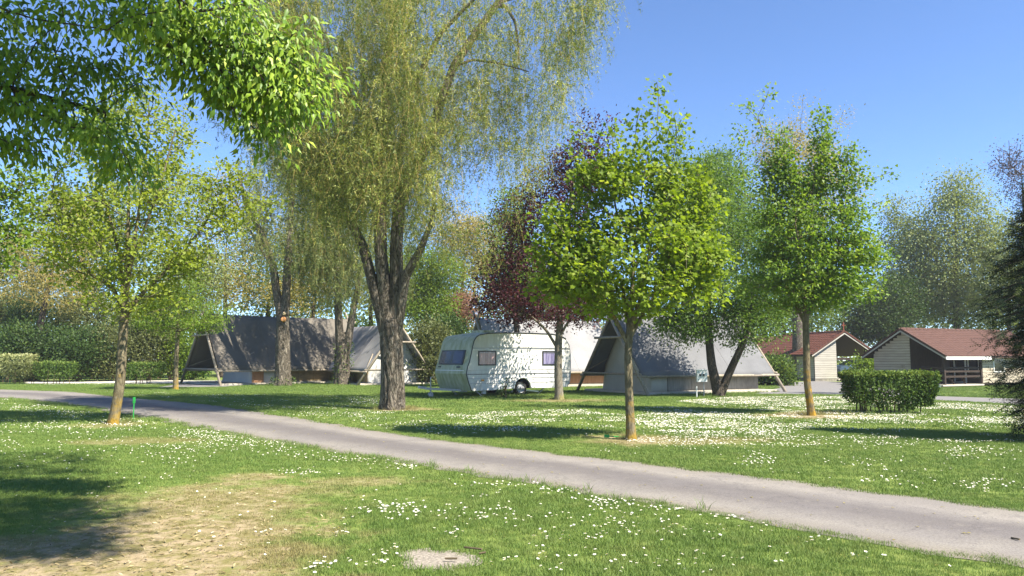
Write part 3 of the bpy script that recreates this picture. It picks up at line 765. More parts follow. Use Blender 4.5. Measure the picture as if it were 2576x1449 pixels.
tree('young_maple', 'bright green young maple in the lawn right of the caravan, split bark on its trunk', 'tree', b, tp, [.092, .078, .074, .072, .055, .04, .02], att, MAT['maple'], MAT['maplebark'], r, 35, .15, .090, attach=.42, limbs=lb, lrad=[[.05, .04, .03, .018]] * 4, n_side=18, rough=.08, singles=300, group='young maples on the lawn')

# ---- left maple by the lane
r = np.random.default_rng(102)
Y = EYE * F / (1064 - HOR)
b = Vector((G(300, 1064).x, Y, 0))
tp = [np.array((b.x, Y, -.05))] + trunk_px([(303, 960), (308, 860), (313, 790), (318, 740), (322, 600), (325, 450)], Y)
lb = [trunk_px([(311, 800), (350, 745), (420, 680, .3), (520, 560, .6), (560, 480, .8)], Y), trunk_px([(312, 790), (285, 720), (220, 690, -.3), (130, 500, -.5)], Y), trunk_px([(316, 760), (330, 660, -.5), (400, 480, -.8), (440, 330, -.9)], Y), trunk_px([(314, 770), (300, 640, .5), (250, 450, .8), (220, 330, 1.0)], Y), trunk_px([(318, 740), (345, 560), (370, 380), (375, 250)], Y)]
att = np.concatenate([blob_pts([(330, 560, 250, 190, 200), (330, 350, 160, 140, 90), (190, 600, 150, 120, 36), (490, 540, 120, 140, 40), (340, 740, 140, 60, 26), (110, 520, 70, 60, 10), (560, 440, 70, 60, 10)], Y, r),
                      spike_pts([(408, 180, 395, 380, .2), (330, 210, 335, 400, -.3), (270, 270, 280, 430, .4), (150, 420, 160, 560, 0), (470, 260, 440, 400, 0), (650, 500, 560, 540, .4), (640, 430, 560, 480, .2), (700, 500, 600, 560, -.2)], Y, 6, r)])
tree('young_maple', 'airy pale green young maple at the lane edge beside a green stake', 'tree', b, tp, [.115, .11, .105, .10, .075, .05, .02], att, MAT['mapleL'], MAT['maplebark'], r, 36, .18, .095, T_STAR, attach=.4, limbs=lb, lrad=[[.065, .05, .035, .025, .015], [.055, .045, .03, .015], [.05, .035, .025, .015], [.05, .035, .025, .015], [.05, .035, .02, .012]], n_side=18, rough=.06, bf=.5, group='young maples on the lawn')

# ---- right maple with spires
r = np.random.default_rng(103)
Y = EYE * F / (1043 - HOR)
b = Vector((G(2031, 1043).x, Y, 0))
tp = [np.array((b.x, Y, -.05))] + trunk_px([(2030, 960), (2028, 850), (2026, 790), (2030, 700), (2040, 560), (2050, 420)], Y)
lb = [trunk_px([(2028, 820), (2000, 760), (1975, 660, .4), (1965, 500, .5)], Y), trunk_px([(2027, 800), (2060, 740), (2110, 620, -.4), (2130, 500, -.5)], Y), trunk_px([(2027, 790), (2020, 680, -.5), (2000, 560, -.8)], Y), trunk_px([(2028, 790), (2070, 680, .5), (2075, 560, .8)], Y)]
att = np.concatenate([blob_pts([(2045, 630, 145, 150, 180), (1985, 690, 140, 90, 66), (2130, 660, 100, 100, 56), (1960, 560, 80, 110, 26), (2100, 470, 70, 90, 26), (2190, 700, 40, 60, 8), (2060, 740, 120, 40, 16)], Y, r),
                      np.repeat(spike_pts([(2070, 275, 2058, 480, 0), (2074, 330, 2050, 480, .15), (1966, 330, 1972, 500, .2), (1975, 380, 1985, 500, 0), (2142, 365, 2122, 500, -.2), (2010, 430, 2010, 560, 0), (1935, 400, 1950, 540, .3)], Y, 14, r), 1, 0),
                      spike_pts([(2185, 450, 2170, 600, .2), (1930, 230, 1922, 430, .1), (1905, 290, 1900, 470, .3), (1878, 265, 1872, 440, -.2), (2240, 430, 2205, 580, 0), (1858, 320, 1852, 470, 0)], Y, 3, r)])
tree('young_maple', 'upright green maple with leafy spires and an orange lichened trunk base', 'tree', b, tp, [.10, .092, .088, .085, .065, .04, .02], att, MAT['mapleR'], MAT['lichenbark'], r, 55, .17, .096, T_STAR, attach=.45, limbs=lb, lrad=[[.055, .045, .03, .018]] * 4, n_side=18, rough=.06, group='young maples on the lawn')

# ---- maroon tree with a grey trunk in front of the caravan
r = np.random.default_rng(104)
Y = EYE * F / (1004 - HOR)
b = Vector((G(1405, 1004).x, Y, 0))
tp = [np.array((b.x, Y, -.05))] + trunk_px([(1404, 930), (1405, 860), (1410, 800), (1418, 700), (1430, 560), (1440, 430)], Y)
lb = [trunk_px([(1404, 880), (1375, 830), (1330, 790, -.4), (1270, 750, -.6)], Y), trunk_px([(1406, 850), (1440, 790, -.3), (1490, 760, -.5)], Y), trunk_px([(1412, 780), (1370, 690, .4), (1320, 580, .6)], Y)]
att = np.concatenate([blob_pts([(1380, 765, 190, 48, 110), (1310, 650, 115, 115, 75), (1255, 740, 60, 50, 24), (1400, 500, 110, 120, 90), (1465, 410, 75, 80, 60), (1290, 590, 60, 90, 20)], Y, r),
                      spike_pts([(1462, 285, 1450, 460, 0), (1500, 300, 1485, 450, .3), (1535, 295, 1500, 450, -.2), (1385, 385, 1390, 500, .3), (1340, 430, 1360, 540, 0), (1275, 520, 1300, 600, 0)], Y, 6, r)])
tree('maroon_tree', 'maroon leaved tree with slim grey trunk standing before the caravan', 'tree', b, tp, [.165, .15, .14, .12, .08, .05, .03], att, MAT['maroon'], MAT['greybark'], r, 64, .26, .12, T_RHOMB, attach=.4, limbs=lb, lrad=[[.06, .05, .04, .02], [.05, .04, .02], [.06, .045, .025]], flare=.35)

# ---- dark twin-trunk tree in front of the right tent
r = np.random.default_rng(105)
Y = 31.3
b = Vector((P(1812, 995, Y).x, Y, 0))
tp = [np.array((b.x - .05, Y, -.05))] + trunk_px([(1800, 960), (1790, 920), (1783, 850), (1780, 760), (1790, 620), (1800, 480)], Y)
lb = [trunk_px([(1812, 994), (1825, 960), (1845, 915, -.2), (1872, 858, -.4), (1885, 800, -.5), (1890, 700, -.5)], Y), trunk_px([(1783, 840), (1740, 780, -.4), (1700, 740, -.6)], Y)]
att = np.concatenate([blob_pts([(1800, 640, 150, 180, 190), (1725, 815, 90, 45, 70), (1880, 805, 95, 65, 80), (1800, 760, 140, 70, 80), (1790, 440, 80, 60, 40), (1930, 720, 60, 90, 34)], Y, r),
                      spike_pts([(1692, 300, 1690, 470, .6), (1688, 340, 1680, 470, .8), (1700, 340, 1712, 470, .4)], Y, 7, r)])
tree('twin_trunk_tree', 'dark bushy green tree with two leaning trunks before the right tent', 'tree', b, tp, [.22, .20, .18, .15, .12, .08, .04], att, MAT['forest'], MAT['darkbark'], r, 80, .32, .115, T_RHOMB, attach=.5, limbs=lb, lrad=[[.19, .17, .15, .13, .1, .05], [.08, .06, .04]], flare=.3)

# ---- small spreading tree by the left tent
r = np.random.default_rng(106)
Y = 38.0
b = Vector((P(442, 980, Y).x, Y, 0))
tp = [np.array((b.x, Y, -.05))] + trunk_px([(443, 920), (446, 850), (448, 780), (448, 700)], Y)
att = blob_pts([(455, 795, 115, 60, 110), (450, 715, 85, 55, 60), (530, 810, 40, 28, 16), (380, 800, 50, 40, 20)], Y, r)
tree('small_tree', 'small tree with layered green leaves beside the grey tent', 'tree', b, tp, [.13, .11, .10, .07, .03], att, MAT['fresh'], MAT['maplebark'], r, 60, .3, .10, T_RHOMB, attach=.5, flat=.25, rise=.05)

# ---- weeping willows
def strands(name, hang, bottom, root, r, step=.052, leafsize=.075, mat=None, twig=None, sway=.35, skip=.12, B=(0, 0, 0)):
    """hanging shoots: hang (n,3) top points, bottom (n,) heights"""
    B = np.array(B, float)
    LP, LF, LN, LS, LR = [], [], [], [], []
    rib_v, rib_l = [], []; off = 0
    for h, zb in zip(hang, bottom):
        Ln = h[2] - zb
        if Ln < .3: continue
        m = max(4, int(Ln / .4)); t = np.linspace(0, 1, m)
        dirn = r.normal(size=2) * sway; cur = r.normal(size=2) * .12
        x = h[0] + dirn[0] * (1 - (1 - t) ** 2) + cur[0] * np.sin(t * 5); y = h[1] + dirn[1] * (1 - (1 - t) ** 2) + cur[1] * np.sin(t * 4)
        z = h[2] - Ln * t + .25 * np.sin(np.minimum(t * 6, math.pi)) * 1
        p = np.c_[x, y, z]
        a = r.uniform(0, math.pi); w = .0032 * np.linspace(1, .5, m)[:, None]; wd = np.array([[math.cos(a), math.sin(a), 0]])
        rib_v += [p - wd * w, p + wd * w]
        i = np.arange(m - 1); rib_l.append(np.stack([off + i, off + m + i, off + m + i + 1, off + i + 1], -1).ravel()); off += 2 * m
        n = int(Ln / step); tt = r.uniform(.02, 1, n); q = np.c_[np.interp(tt, t, x), np.interp(tt, t, y), np.interp(tt, t, z)] + r.normal(size=(n, 3)) * .035
        f = r.normal(size=(n, 3)) * .9; f[:, 2] -= .5
        LP.append(q); LF.append(f); LN.append(r.normal(size=(n, 3)) * .8 + np.array([.5, -.5, .6])); LS.append(leafsize * r.uniform(.5, 1.25, n))
        LR.append(np.clip(r.normal(.42, .3) + r.normal(size=n) * .16, 0, 1))
    v = np.concatenate(rib_v) - B; lo = np.concatenate(rib_l)
    tag(link('hanging_shoots', np_mesh('hanging_shoots', v, lo, np.full(len(lo) // 4, 4)), twig or MAT['yellowtwig'], root), kind='stuff')
    return leaves('crown', T_SLIP, np.concatenate(LP) - B, np.concatenate(LF), np.concatenate(LN), np.concatenate(LS), mat, root, np.concatenate(LR), r)

def limb_tree(name, label, base, limbs, rads, bark, r, sides=26, rough=.06, ribs=9, flare=.3, flare_h=.5, per_m=9):
    root = thing(name, label, 'tree', base)
    B = np.array(base, float)
    parts = [lofted([q - B for q in l], rd, sides if i < 1 else max(9, sides // 2), rough, ribs if i < 4 else 0, i + 3, flare if i == 0 else 0, flare_h, per_m) for i, (l, rd) in enumerate(zip(limbs, rads))]
    v, lo, s = merge(parts); link('trunk', np_mesh('trunk', v, lo, s, smooth=True), bark, root)
    return root

r = np.random.default_rng(201)
Y = EYE * F / (1028 - HOR)
b = Vector((G(991, 1028).x, Y, 0))
T = lambda pts: trunk_px(pts, Y)
limbs = [[np.array((b.x, Y, -.1))] + T([(988, 960), (985, 880), (983, 815), (982, 775)]),
         T([(976, 880), (968, 740), (958, 640), (955, 520), (960, 400), (968, 250, .4), (985, 60, .8), (990, -150, 1.0)]),
         T([(992, 870), (998, 740), (997, 620), (1003, 520), (1040, 430), (1090, 330), (1104, 271), (1141, 167), (1191, 92), (1254, 5), (1330, -90, .4)]),
         T([(976, 860), (945, 740), (915, 625, .2), (880, 553, .4), (840, 460, .6), (800, 350, .8), (770, 200, 1.2), (750, 50, 1.5)]),
         T([(998, 840), (1020, 695, -.3), (1057, 630, -.6), (1085, 560, -.8), (1095, 480, -1.0)]),
         T([(1000, 430), (1030, 250, -.5), (1054, 187, -.8), (1108, 83, -1.2), (1200, -10, -1.6)]),
         T([(1235, 20), (1270, 12), (1296, 54), (1304, 110), (1306, 160)]),
         T([(958, 560), (900, 420, -1.0), (850, 250, -1.8), (820, 80, -2.4)]),
         T([(985, 120, .7), (1010, -60, -.6), (1060, -200, -1.5)]), T([(1141, 167), (1190, 150), (1260, 160, -.6), (1330, 180, -1.0)]),
         T([(1254, 5), (1340, -20, 1.2), (1420, -60, 2)])]
rads = [[.35, .33, .325, .32, .12], [.21, .20, .19, .17, .15, .12, .09, .05], [.23, .21, .19, .17, .16, .15, .135, .125, .115, .10, .05], [.19, .17, .15, .13, .11, .09, .07, .04], [.16, .14, .11, .07, .04], [.11, .10, .09, .07, .04],
        [.07, .06, .045, .03, .015], [.09, .08, .06, .03], [.07, .05, .03], [.05, .04, .03, .015], [.07, .05, .03]]
wil = limb_tree('weeping_willow', 'large weeping willow with deeply ridged forked trunk beside the lane', b, limbs, rads, MAT['willowbark'], r, 64, .055, 15, .20, .4, 12)
def willow_hang(n, cx, cy, rx, ry, ztop, envelope, r, per=8, lmin=.5, lmax=2.1):
    """sprays of shoots hanging from short arching branchlets, layered through the crown"""
    hang, bot = [], []; k = 0
    ex, eb, ek = ([e[q] for e in envelope] for q in range(3))
    while k < n:
        a, d = r.uniform(0, 6.283), r.uniform() ** .42; x, y = cx + rx * d * math.cos(a), cy + ry * d * math.sin(a)
        px = W0 / 2 + x / y * F
        if r.uniform() > np.interp(px, ex, ek): continue
        k += 1
        zlow = P(px, np.interp(px, ex, eb), y).z; L0 = r.uniform(lmin, lmax)
        zt = r.uniform(zlow + L0 * .8, max(zlow + L0 + .5, ztop - 2.5 * d * d))
        da = r.uniform(0, 6.283); bl = r.uniform(.25, .9)
        for q in range(max(3, int(r.normal(per, 2)))):
            u = r.uniform(-.3, 1); hx, hy = x + math.cos(da) * bl * u + r.normal() * .07, y + math.sin(da) * bl * u + r.normal() * .07
            zz = zt - .35 * u * u * bl + r.normal() * .06
            hang.append((hx, hy, zz)); bot.append(max(zz - L0 * r.uniform(.45, 1.1), zlow - r.uniform(0, .5)))
    return np.array(hang), np.array(bot)
env = [(640, 330, .8), (690, 420, 1), (760, 520, 1), (830, 630, 1), (900, 620, 1), (950, 540, .9), (1000, 540, .85), (1050, 600, .9), (1085, 590, .7), (1110, 520, .42), (1160, 480, .34), (1230, 520, .30), (1290, 520, .28), (1350, 440, .28), (1420, 360, .26), (1470, 240, .25), (1520, 60, .22), (1600, -100, .2)]
hang, bot = willow_hang(740, b.x + .7, Y, 6.2, 4.6, 15.0, env, r)
h5, b5 = willow_hang(560, b.x - .4, Y - .3, 4.4, 4.0, 14.0, [(690, 420, 1), (760, 520, 1), (830, 600, 1), (900, 560, 1), (1000, 480, 1), (1050, 520, .9), (1110, 470, .5), (1200, 400, .25)], r)
h6, b6 = willow_hang(90, b.x + 4.2, Y, 2.4, 3.5, 15.0, env, r)
h3, b3 = willow_hang(26, b.x + 1.6, Y + .5, 2.2, 2.5, 6.5, [(1000, 690, .3), (1060, 700, .9), (1140, 680, 1), (1230, 700, .9), (1260, 650, .5), (1300, 560, .1)], r)
h4, b4 = willow_hang(100, b.x - .3, Y - 1.2, 2.6, 2.2, 10, [(820, 600, .8), (870, 640, 1), (930, 625, 1), (990, 560, .8), (1060, 620, 1), (1090, 600, .6), (1120, 500, .1)], r)
hang, bot = np.r_[hang, h3, h4, h5, h6], np.r_[bot, b3, b4, b5, b6]
strands('crown', hang, bot, wil, r, .030, .105, MAT['willow'], B=b)

for (seed, base_px, yy, limbs_px, rd, cx, rx, env, n, lab) in [
    (202, (712, 968), 43.0, [[(712, 960), (711, 880), (712, 800), (712, 745)], [(706, 800), (685, 660), (655, 580), (620, 520), (600, 440)], [(716, 800), (725, 640), (735, 500), (738, 380), (745, 200)], [(736, 450), (790, 330), (830, 220)], [(700, 700), (640, 600, 1), (590, 500, 2)]],
     [[.46, .41, .38, .33, .10], [.24, .20, .16, .12, .07], [.25, .20, .15, .12, .06], [.09, .07, .03], [.08, .06, .03]], 735, 120, [(560, 560, .15), (600, 640, .35), (650, 720, .6), (700, 690, .8), (760, 730, 1), (860, 700, 1), (900, 640, .7)], 520, 'grey barked willow with a fresh orange cut scar before the grey tent'),
    (203, (863, 970), 45.3, [[(862, 962), (860, 900), (863, 870), (866, 835)], [(857, 890), (850, 760), (848, 650), (845, 500), (850, 350)], [(870, 890), (885, 800), (900, 720), (930, 600), (960, 480)], [(850, 600), (890, 450), (930, 330)], [(848, 640), (800, 500), (780, 400)]],
     [[.50, .44, .42, .36, .10], [.28, .2, .18, .13, .06], [.25, .20, .14, .1, .05], [.09, .07, .03], [.09, .07, .03]], 880, 130, [(760, 700, .8), (800, 790, 1), (850, 780, 1), (930, 800, 1), (1010, 770, .8), (1080, 740, .8), (1130, 700, .4)], 620, 'forked willow wrapped in ivy at its foot, beside the grey tent')]:
    r = np.random.default_rng(seed); bb = Vector((P(*base_px, yy).x, yy, 0))
    lm = [[np.array((bb.x, yy, -.1))] + trunk_px(limbs_px[0], yy)] + [trunk_px(l, yy) for l in limbs_px[1:]]
    ro = limb_tree('weeping_willow', lab, bb, lm, rd, MAT['willowbark'], r, 28, .06, 11, .3, .4, 5)
    S = F / yy
    hang, bot = willow_hang(n // 2, P(cx, 500, yy).x, yy, rx / S * 1.15, rx / S, 15.5, env, r, 7, .8, 3.0)
    strands('crown', hang, bot, ro, r, .046, .17, MAT['willowdark'], B=bb)
    # ivy and shoots at the foot
    n2 = 420 if seed == 203 else 160
    z = r.uniform(0, 2.4 if seed == 203 else .5, n2) ** 1.0; a = r.uniform(0, 6.28, n2)
    rr_ = .45 + .12 * r.uniform(size=n2) + (.25 * np.exp(-z * 3))
    leaves('ivy', T_RHOMB, np.c_[rr_ * np.cos(a), rr_ * np.sin(a), z], np.c_[np.cos(a), np.sin(a), r.normal(size=n2) * .6], np.c_[np.cos(a), np.sin(a), np.full(n2, .8)] + r.normal(size=(n2, 3)) * .3, .12 * r.uniform(.6, 1.3, n2), MAT['hedge'], ro, None, r)
    if seed == 202:
        s_ = MB(); c = np.array(P(712, 803, yy - .42)) - np.array(bb)
        s_.tube([c + np.array((0, .1, 0)), c + np.array((0, -.03, .02))], [.16, .11], 9); s_.build('cut_scar', MAT['wound'], ro)
        s_ = MB(); c = np.array(P(714, 790, yy - .42)) - np.array(bb)
        s_.tube([c + np.array((0, .1, .04)), c + np.array((0, -.05, 0))], [.10, .06], 7); s_.build('broken_stub', MAT['woundpale'], ro)

# ---- overhanging tree, near left: trunk just outside the picture
r = np.random.default_rng(301)
b = Vector((-6.9, 4.6, 0))
tp = [np.array(q) for q in [(-6.9, 4.6, -.1), (-6.85, 4.6, 1.2), (-6.75, 4.6, 2.4), (-6.5, 4.7, 3.6), (-6.2, 4.7, 5.0), (-5.8, 4.6, 6.6)]]
lb = [[np.array(q) for q in l] for l in ([(-6.7, 4.6, 2.9), (-5.6, 5.9, 4.2), (-4.4, 6.9, 5.2), (-3.3, 7.5, 5.2)], [(-6.7, 4.6, 2.7), (-6.2, 6.2, 3.6), (-5.4, 7.4, 4.3), (-4.4, 8.2, 4.2)], [(-6.5, 4.7, 3.6), (-5.0, 5.0, 5.2), (-3.4, 5.2, 6.2), (-2.0, 5.1, 6.5)])]
def band(pts, wpx, n, Y0, Y1):
    out = []
    p = np.array(pts, float); d = np.r_[0, np.cumsum(np.hypot(*np.diff(p, axis=0).T))]
    for t in r.uniform(0, d[-1], n):
        q = np.interp(t, d, p[:, 0]), np.interp(t, d, p[:, 1]); w = wpx * (1 - .45 * t / d[-1])
        out.append(P(q[0] + r.normal() * w * .5, q[1] + r.normal() * w * .5, r.uniform(Y0, Y1)))
    return np.array(out)
inview = np.concatenate([band([(430, 40), (550, 60), (680, 85), (765, 95)], 28, 22, 7.2, 7.8), band([(460, 80), (580, 115), (690, 145), (780, 175), (835, 205)], 40, 38, 7.2, 7.9), band([(480, 135), (590, 180), (700, 220), (800, 262)], 38, 34, 7.2, 7.9),
                         band([(520, 190), (610, 240), (700, 275), (775, 310)], 30, 24, 7.2, 7.9), band([(560, 250), (640, 305), (715, 360)], 22, 14, 7.3, 7.8)])
dark = np.concatenate([band([(-60, 10), (120, 40), (280, 45), (440, 25), (660, 0)], 46, 44, 6.6, 8.2), band([(-40, 110), (150, 140), (270, 170), (365, 205)], 36, 32, 7.4, 8.4), band([(370, 40), (450, 110), (440, 180)], 45, 20, 7.2, 8), band([(-40, 230), (120, 285), (220, 325), (310, 370), (335, 445)], 36, 36, 7.4, 8.4),
                       band([(-40, 330), (60, 365), (115, 400)], 32, 16, 7.6, 8.4), band([(150, 210), (240, 280), (300, 330)], 20, 10, 7.6, 8.4), band([(-40, 170), (30, 200), (80, 240)], 40, 14, 7.2, 8)])
n = 720; d = r.normal(size=(n, 3)); d = unit(d) * r.uniform(.15, 1, (n, 1)) ** .4
above = np.array([-2.6, 3.4, 7.2]) + d * np.array([4.3, 3.4, 2.0])
# unseen leaf clumps added sunward of the darker sprays to shade them
tgt = dark[r.integers(0, len(dark), 620)]; sv = np.array(SUNV)
above = np.r_[above, tgt + sv * r.uniform(1.6, 4.2, (len(tgt), 1)) + r.normal(size=tgt.shape) * .25]
tgt = np.array([[*G(px, py)] for px, py in zip(r.uniform(-60, 250, 340), r.uniform(1140, 1400, 340))])
above = np.r_[above, tgt + sv * (r.uniform(6.2, 8.2, (len(tgt), 1)) / sv[2])]  # more unseen clumps, added along the sun direction to shade the lower-left lawn
# keep the crown that stands above the picture off the line of sight
vis = (above[:, 1] > 1) & (above[:, 2] < EYE + above[:, 1] * .49 + .15) & (np.abs(above[:, 0]) < above[:, 1] * .68 + .2)
above = above[~vis]
# nothing stands between the sun and the bright right-hand sprays
sv = np.array(SUNV); rel = above[:, None, :] - inview[None, :, :]; al_ = rel @ sv
dist = np.linalg.norm(rel - al_[..., None] * sv, axis=2) + 9 * (al_ < .3)
above = above[dist.min(1) > .42]
tree('overhanging_tree', 'broad leaved tree whose near branches hang into the picture from the upper left', 'tree', b, tp, [.24, .20, .18, .15, .11, .06], np.concatenate([inview, dark, above]), MAT['lime'], MAT['darkbark'], r, 34, .15, .102, T_OVAL, attach=.5, limbs=lb, lrad=[[.10, .07, .045, .02], [.09, .06, .04, .02], [.1, .08, .05, .03]], seg=.3, rise=-.05, down=.3, droop=1.1, up=(1.0, -.8, .7), singles=300, tipr=.0045)

# ---- green branches at the left edge
r = np.random.default_rng(302)
Y = 16.0; b = Vector((P(-140, 1040, Y).x, Y, 0))
tp = [np.array((b.x, Y, -.05))] + trunk_px([(-140, 900), (-138, 760), (-130, 620), (-120, 480)], Y)
att = blob_pts([(20, 470, 60, 40, 16), (15, 560, 50, 60, 20), (-10, 650, 50, 40, 12), (-140, 560, 110, 160, 60), (60, 440, 40, 16, 8)], Y, r)
tree('edge_tree', 'green leaved tree reaching in from beyond the left edge', 'tree', b, tp, [.14, .12, .10, .07, .03], att, MAT['fresh'], MAT['maplebark'], r, 34, .2, .11, T_RHOMB, attach=.4)

# ---- background trees
def bg(seed, label, base_px, Y, blobs, mat, per, rc, size, name='background_tree', trunk_r=.22, bark='darkbark', tmpl=T_RHOMB, tipr=.012, twig=None, n_side=8, top=None, spikes=None, down=1.0, rise=.1, flat=.6, group='trees behind the tents', droop=.25, e=2.3):
    r = np.random.default_rng(seed)
    x = P(base_px, 950, Y).x; b = Vector((x, Y, 0))
    cx, cy = blobs[0][0], blobs[0][1]
    topz = P(cx, cy, Y).z if top is None else P(cx, top, Y).z
    xt = P(cx, cy, Y).x
    tp = [np.array((x, Y, -.1)), np.array((x + .1, Y, topz * .3)), np.array((x + (xt - x) * .5, Y, topz * .65)), np.array((xt, Y, topz))]
    att = blob_pts([(b_[0], b_[1], b_[2], b_[3], int(b_[4] * 1.5)) for b_ in blobs], Y, r)
    if spikes: att = np.r_[att, spike_pts(spikes, Y, 5, r)]
    per = int(per * 2.3); size *= 1.12
    return tree(name, label, 'tree', b, tp, [trunk_r, trunk_r * .8, trunk_r * .5, trunk_r * .08], att, mat, MAT[bark], r, per, rc, size, tmpl, tipr, .3, n_side, seg=.9, down=down, rise=rise, flat=flat, group=group, twig=twig, droop=droop, per_m=1.5, e=e)

bg(401, 'golden weeping tree with bare yellow twigs behind the left hedges', 85, 52, [(150, 600, 120, 120, 60), (120, 720, 120, 60, 40), (60, 640, 60, 80, 20), (190, 520, 80, 50, 20)], MAT['golden'], 40, .55, .15, 'golden_tree', .3, twig=MAT['yellowtwig'], droop=.9, tmpl=T_NARROW)
bg(402, 'pale thin leaved tree behind the left maple', 300, 60, [(330, 560, 180, 130, 80), (430, 470, 120, 70, 30), (260, 640, 120, 80, 30)], MAT['pale'], 34, .7, .17, trunk_r=.3)
bg(421, 'slender pale tree between the golden tree and the left maple', 220, 63, [(210, 660, 90, 110, 50), (250, 560, 70, 80, 30)], MAT['pale'], 40, .7, .17, trunk_r=.22)
bg(422, 'yellow green tree over the ridge of the grey tent', 780, 60, [(800, 610, 90, 120, 50), (760, 730, 90, 60, 30)], MAT['golden'], 34, .7, .16, trunk_r=.22)
bg(403, 'light yellow green tree between the left maple and the grey tent', 560, 62, [(570, 600, 130, 150, 90), (560, 720, 130, 60, 40), (610, 480, 90, 60, 20)], MAT['golden'], 26, .7, .16, trunk_r=.28)
bg(404, 'bright green tree standing behind the grey tent ridge', 660, 66, [(690, 660, 130, 110, 80), (800, 700, 90, 90, 50), (720, 760, 130, 40, 30)], MAT['fresh'], 34, .8, .17, trunk_r=.3)
bg(405, 'soft green tree behind the large willow trunk', 930, 68, [(930, 640, 150, 130, 90), (1020, 720, 90, 70, 40)], MAT['pale'], 36, .8, .18, trunk_r=.3)
bg(406, 'bright leafy tree right of the large willow trunk', 1075, 55, [(1075, 750, 65, 80, 70), (1040, 660, 60, 70, 30), (1110, 670, 60, 60, 24)], MAT['fresh'], 50, .5, .14, trunk_r=.2)
bg(407, 'yellowish weeping tree between willow and maroon tree', 1150, 60, [(1170, 640, 85, 110, 80), (1120, 560, 80, 70, 30), (1215, 590, 50, 60, 20)], MAT['golden'], 38, .6, .15, trunk_r=.25, droop=.8)
bg(408, 'pinkish brown young leaved tree behind the pale tent', 1160, 58, [(1150, 780, 55, 45, 60)], MAT['pink'], 46, .45, .14, trunk_r=.15)
bg(409, 'green tree behind the maroon tree crown', 1300, 40, [(1280, 620, 70, 130, 60), (1340, 700, 80, 80, 40), (1290, 510, 40, 60, 16)], MAT['fresh'], 44, .42, .12, trunk_r=.2)
bg(410, 'dense green tree behind the right maple and the twin trunks', 1830, 44, [(1790, 560, 110, 150, 90), (1900, 600, 90, 130, 60), (1810, 430, 80, 60, 30), (1690, 560, 60, 150, 40)], MAT['forest'], 44, .5, .145, trunk_r=.25)
bg(411, 'tall sparse golden tree behind the spired maple', 2008, 54, [(2010, 420, 110, 90, 46), (1960, 360, 70, 60, 20), (2090, 470, 80, 80, 24), (2000, 560, 110, 80, 30)], MAT['golden'], 34, .5, .14, trunk_r=.42, bark='willowbark', spikes=[(2120, 280, 2080, 400, 0), (2020, 250, 2010, 380, 0), (1925, 300, 1950, 400, 0)], n_side=14)
bg(412, 'tall pale grey green willow behind the right chalet', 2410, 62, [(2410, 640, 130, 180, 150), (2410, 470, 50, 50, 24), (2490, 620, 70, 100, 40), (2330, 600, 60, 60, 24), (2430, 770, 150, 60, 60), (2330, 700, 80, 100, 50)], MAT['pale'], 36, .75, .195, trunk_r=.3, top=520, droop=.8, tipr=.013)
bg(413, 'bare limbed pale tree left of the tall pale willow', 2290, 66, [(2270, 640, 60, 120, 60), (2290, 760, 80, 60, 30), (2260, 540, 30, 50, 12)], MAT['pale'], 36, .6, .18, trunk_r=.2, tipr=.014)
bg(414, 'dark green tree between the two chalets', 2215, 60, [(2210, 800, 70, 55, 70), (2260, 740, 60, 60, 40), (2160, 820, 40, 30, 20)], MAT['deep'], 70, .6, .16, trunk_r=.25)
bg(415, 'light green tree at the back right beside the conifer', 2540, 56, [(2540, 720, 70, 90, 60), (2600, 640, 80, 120, 50)], MAT['pale'], 46, .6, .14, trunk_r=.25)
bg(416, 'leafless dark purple budded tree at the top right edge', 2600, 30, [(2570, 440, 55, 90, 44), (2610, 540, 60, 70, 30), (2540, 400, 40, 50, 14)], MAT['purplebare'], 16, .25, .07, trunk_r=.16, tipr=.008)
bg(417, 'green tree far left behind the golden tree', 10, 60, [(10, 720, 120, 120, 70), (-60, 620, 100, 120, 40)], MAT['olive'], 44, .8, .18, trunk_r=.3)
bg(418, 'pale bushy tree behind the small spreading tree', 480, 58, [(480, 690, 110, 90, 60), (440, 770, 90, 50, 30)], MAT['pale'], 44, .7, .16, trunk_r=.25)
bg(419, 'leafy tree behind the third cabin', 1980, 74, [(1960, 740, 110, 90, 60), (2060, 770, 80, 60, 40)], MAT['fresh'], 44, .9, .2, trunk_r=.3)
bg(420, 'round green tree behind the pale tent roof', 1330, 62, [(1340, 760, 130, 60, 70), (1480, 740, 110, 80, 50)], MAT['olive'], 46, .7, .17, trunk_r=.28)

# far wood that closes the view behind everything
r = np.random.default_rng(450); n = 56000
x = r.uniform(-75, 80, n); y = 80 + r.uniform(0, 9, n); top = np.where(x < 8, 7.5, 3.5) + 8.5 * vnoise(x, y * 0, 7, 61) + 2.2 * vnoise(x, y, 2.2, 62)
z = top * r.uniform(0, 1, n) ** 1.05
tag(leaves('far_wood', T_RHOMB, np.c_[x, y, z], r.normal(size=(n, 3)), r.normal(size=(n, 3)) * .6 + np.array([.2, -.5, .7]), .47 * r.uniform(.6, 1.3, n), MAT['pale'], None, np.clip(vnoise(x, z, 3, 63) + r.normal(size=n) * .15, 0, 1), r), 'mixed far wood closing the view behind the campsite', kind='stuff')

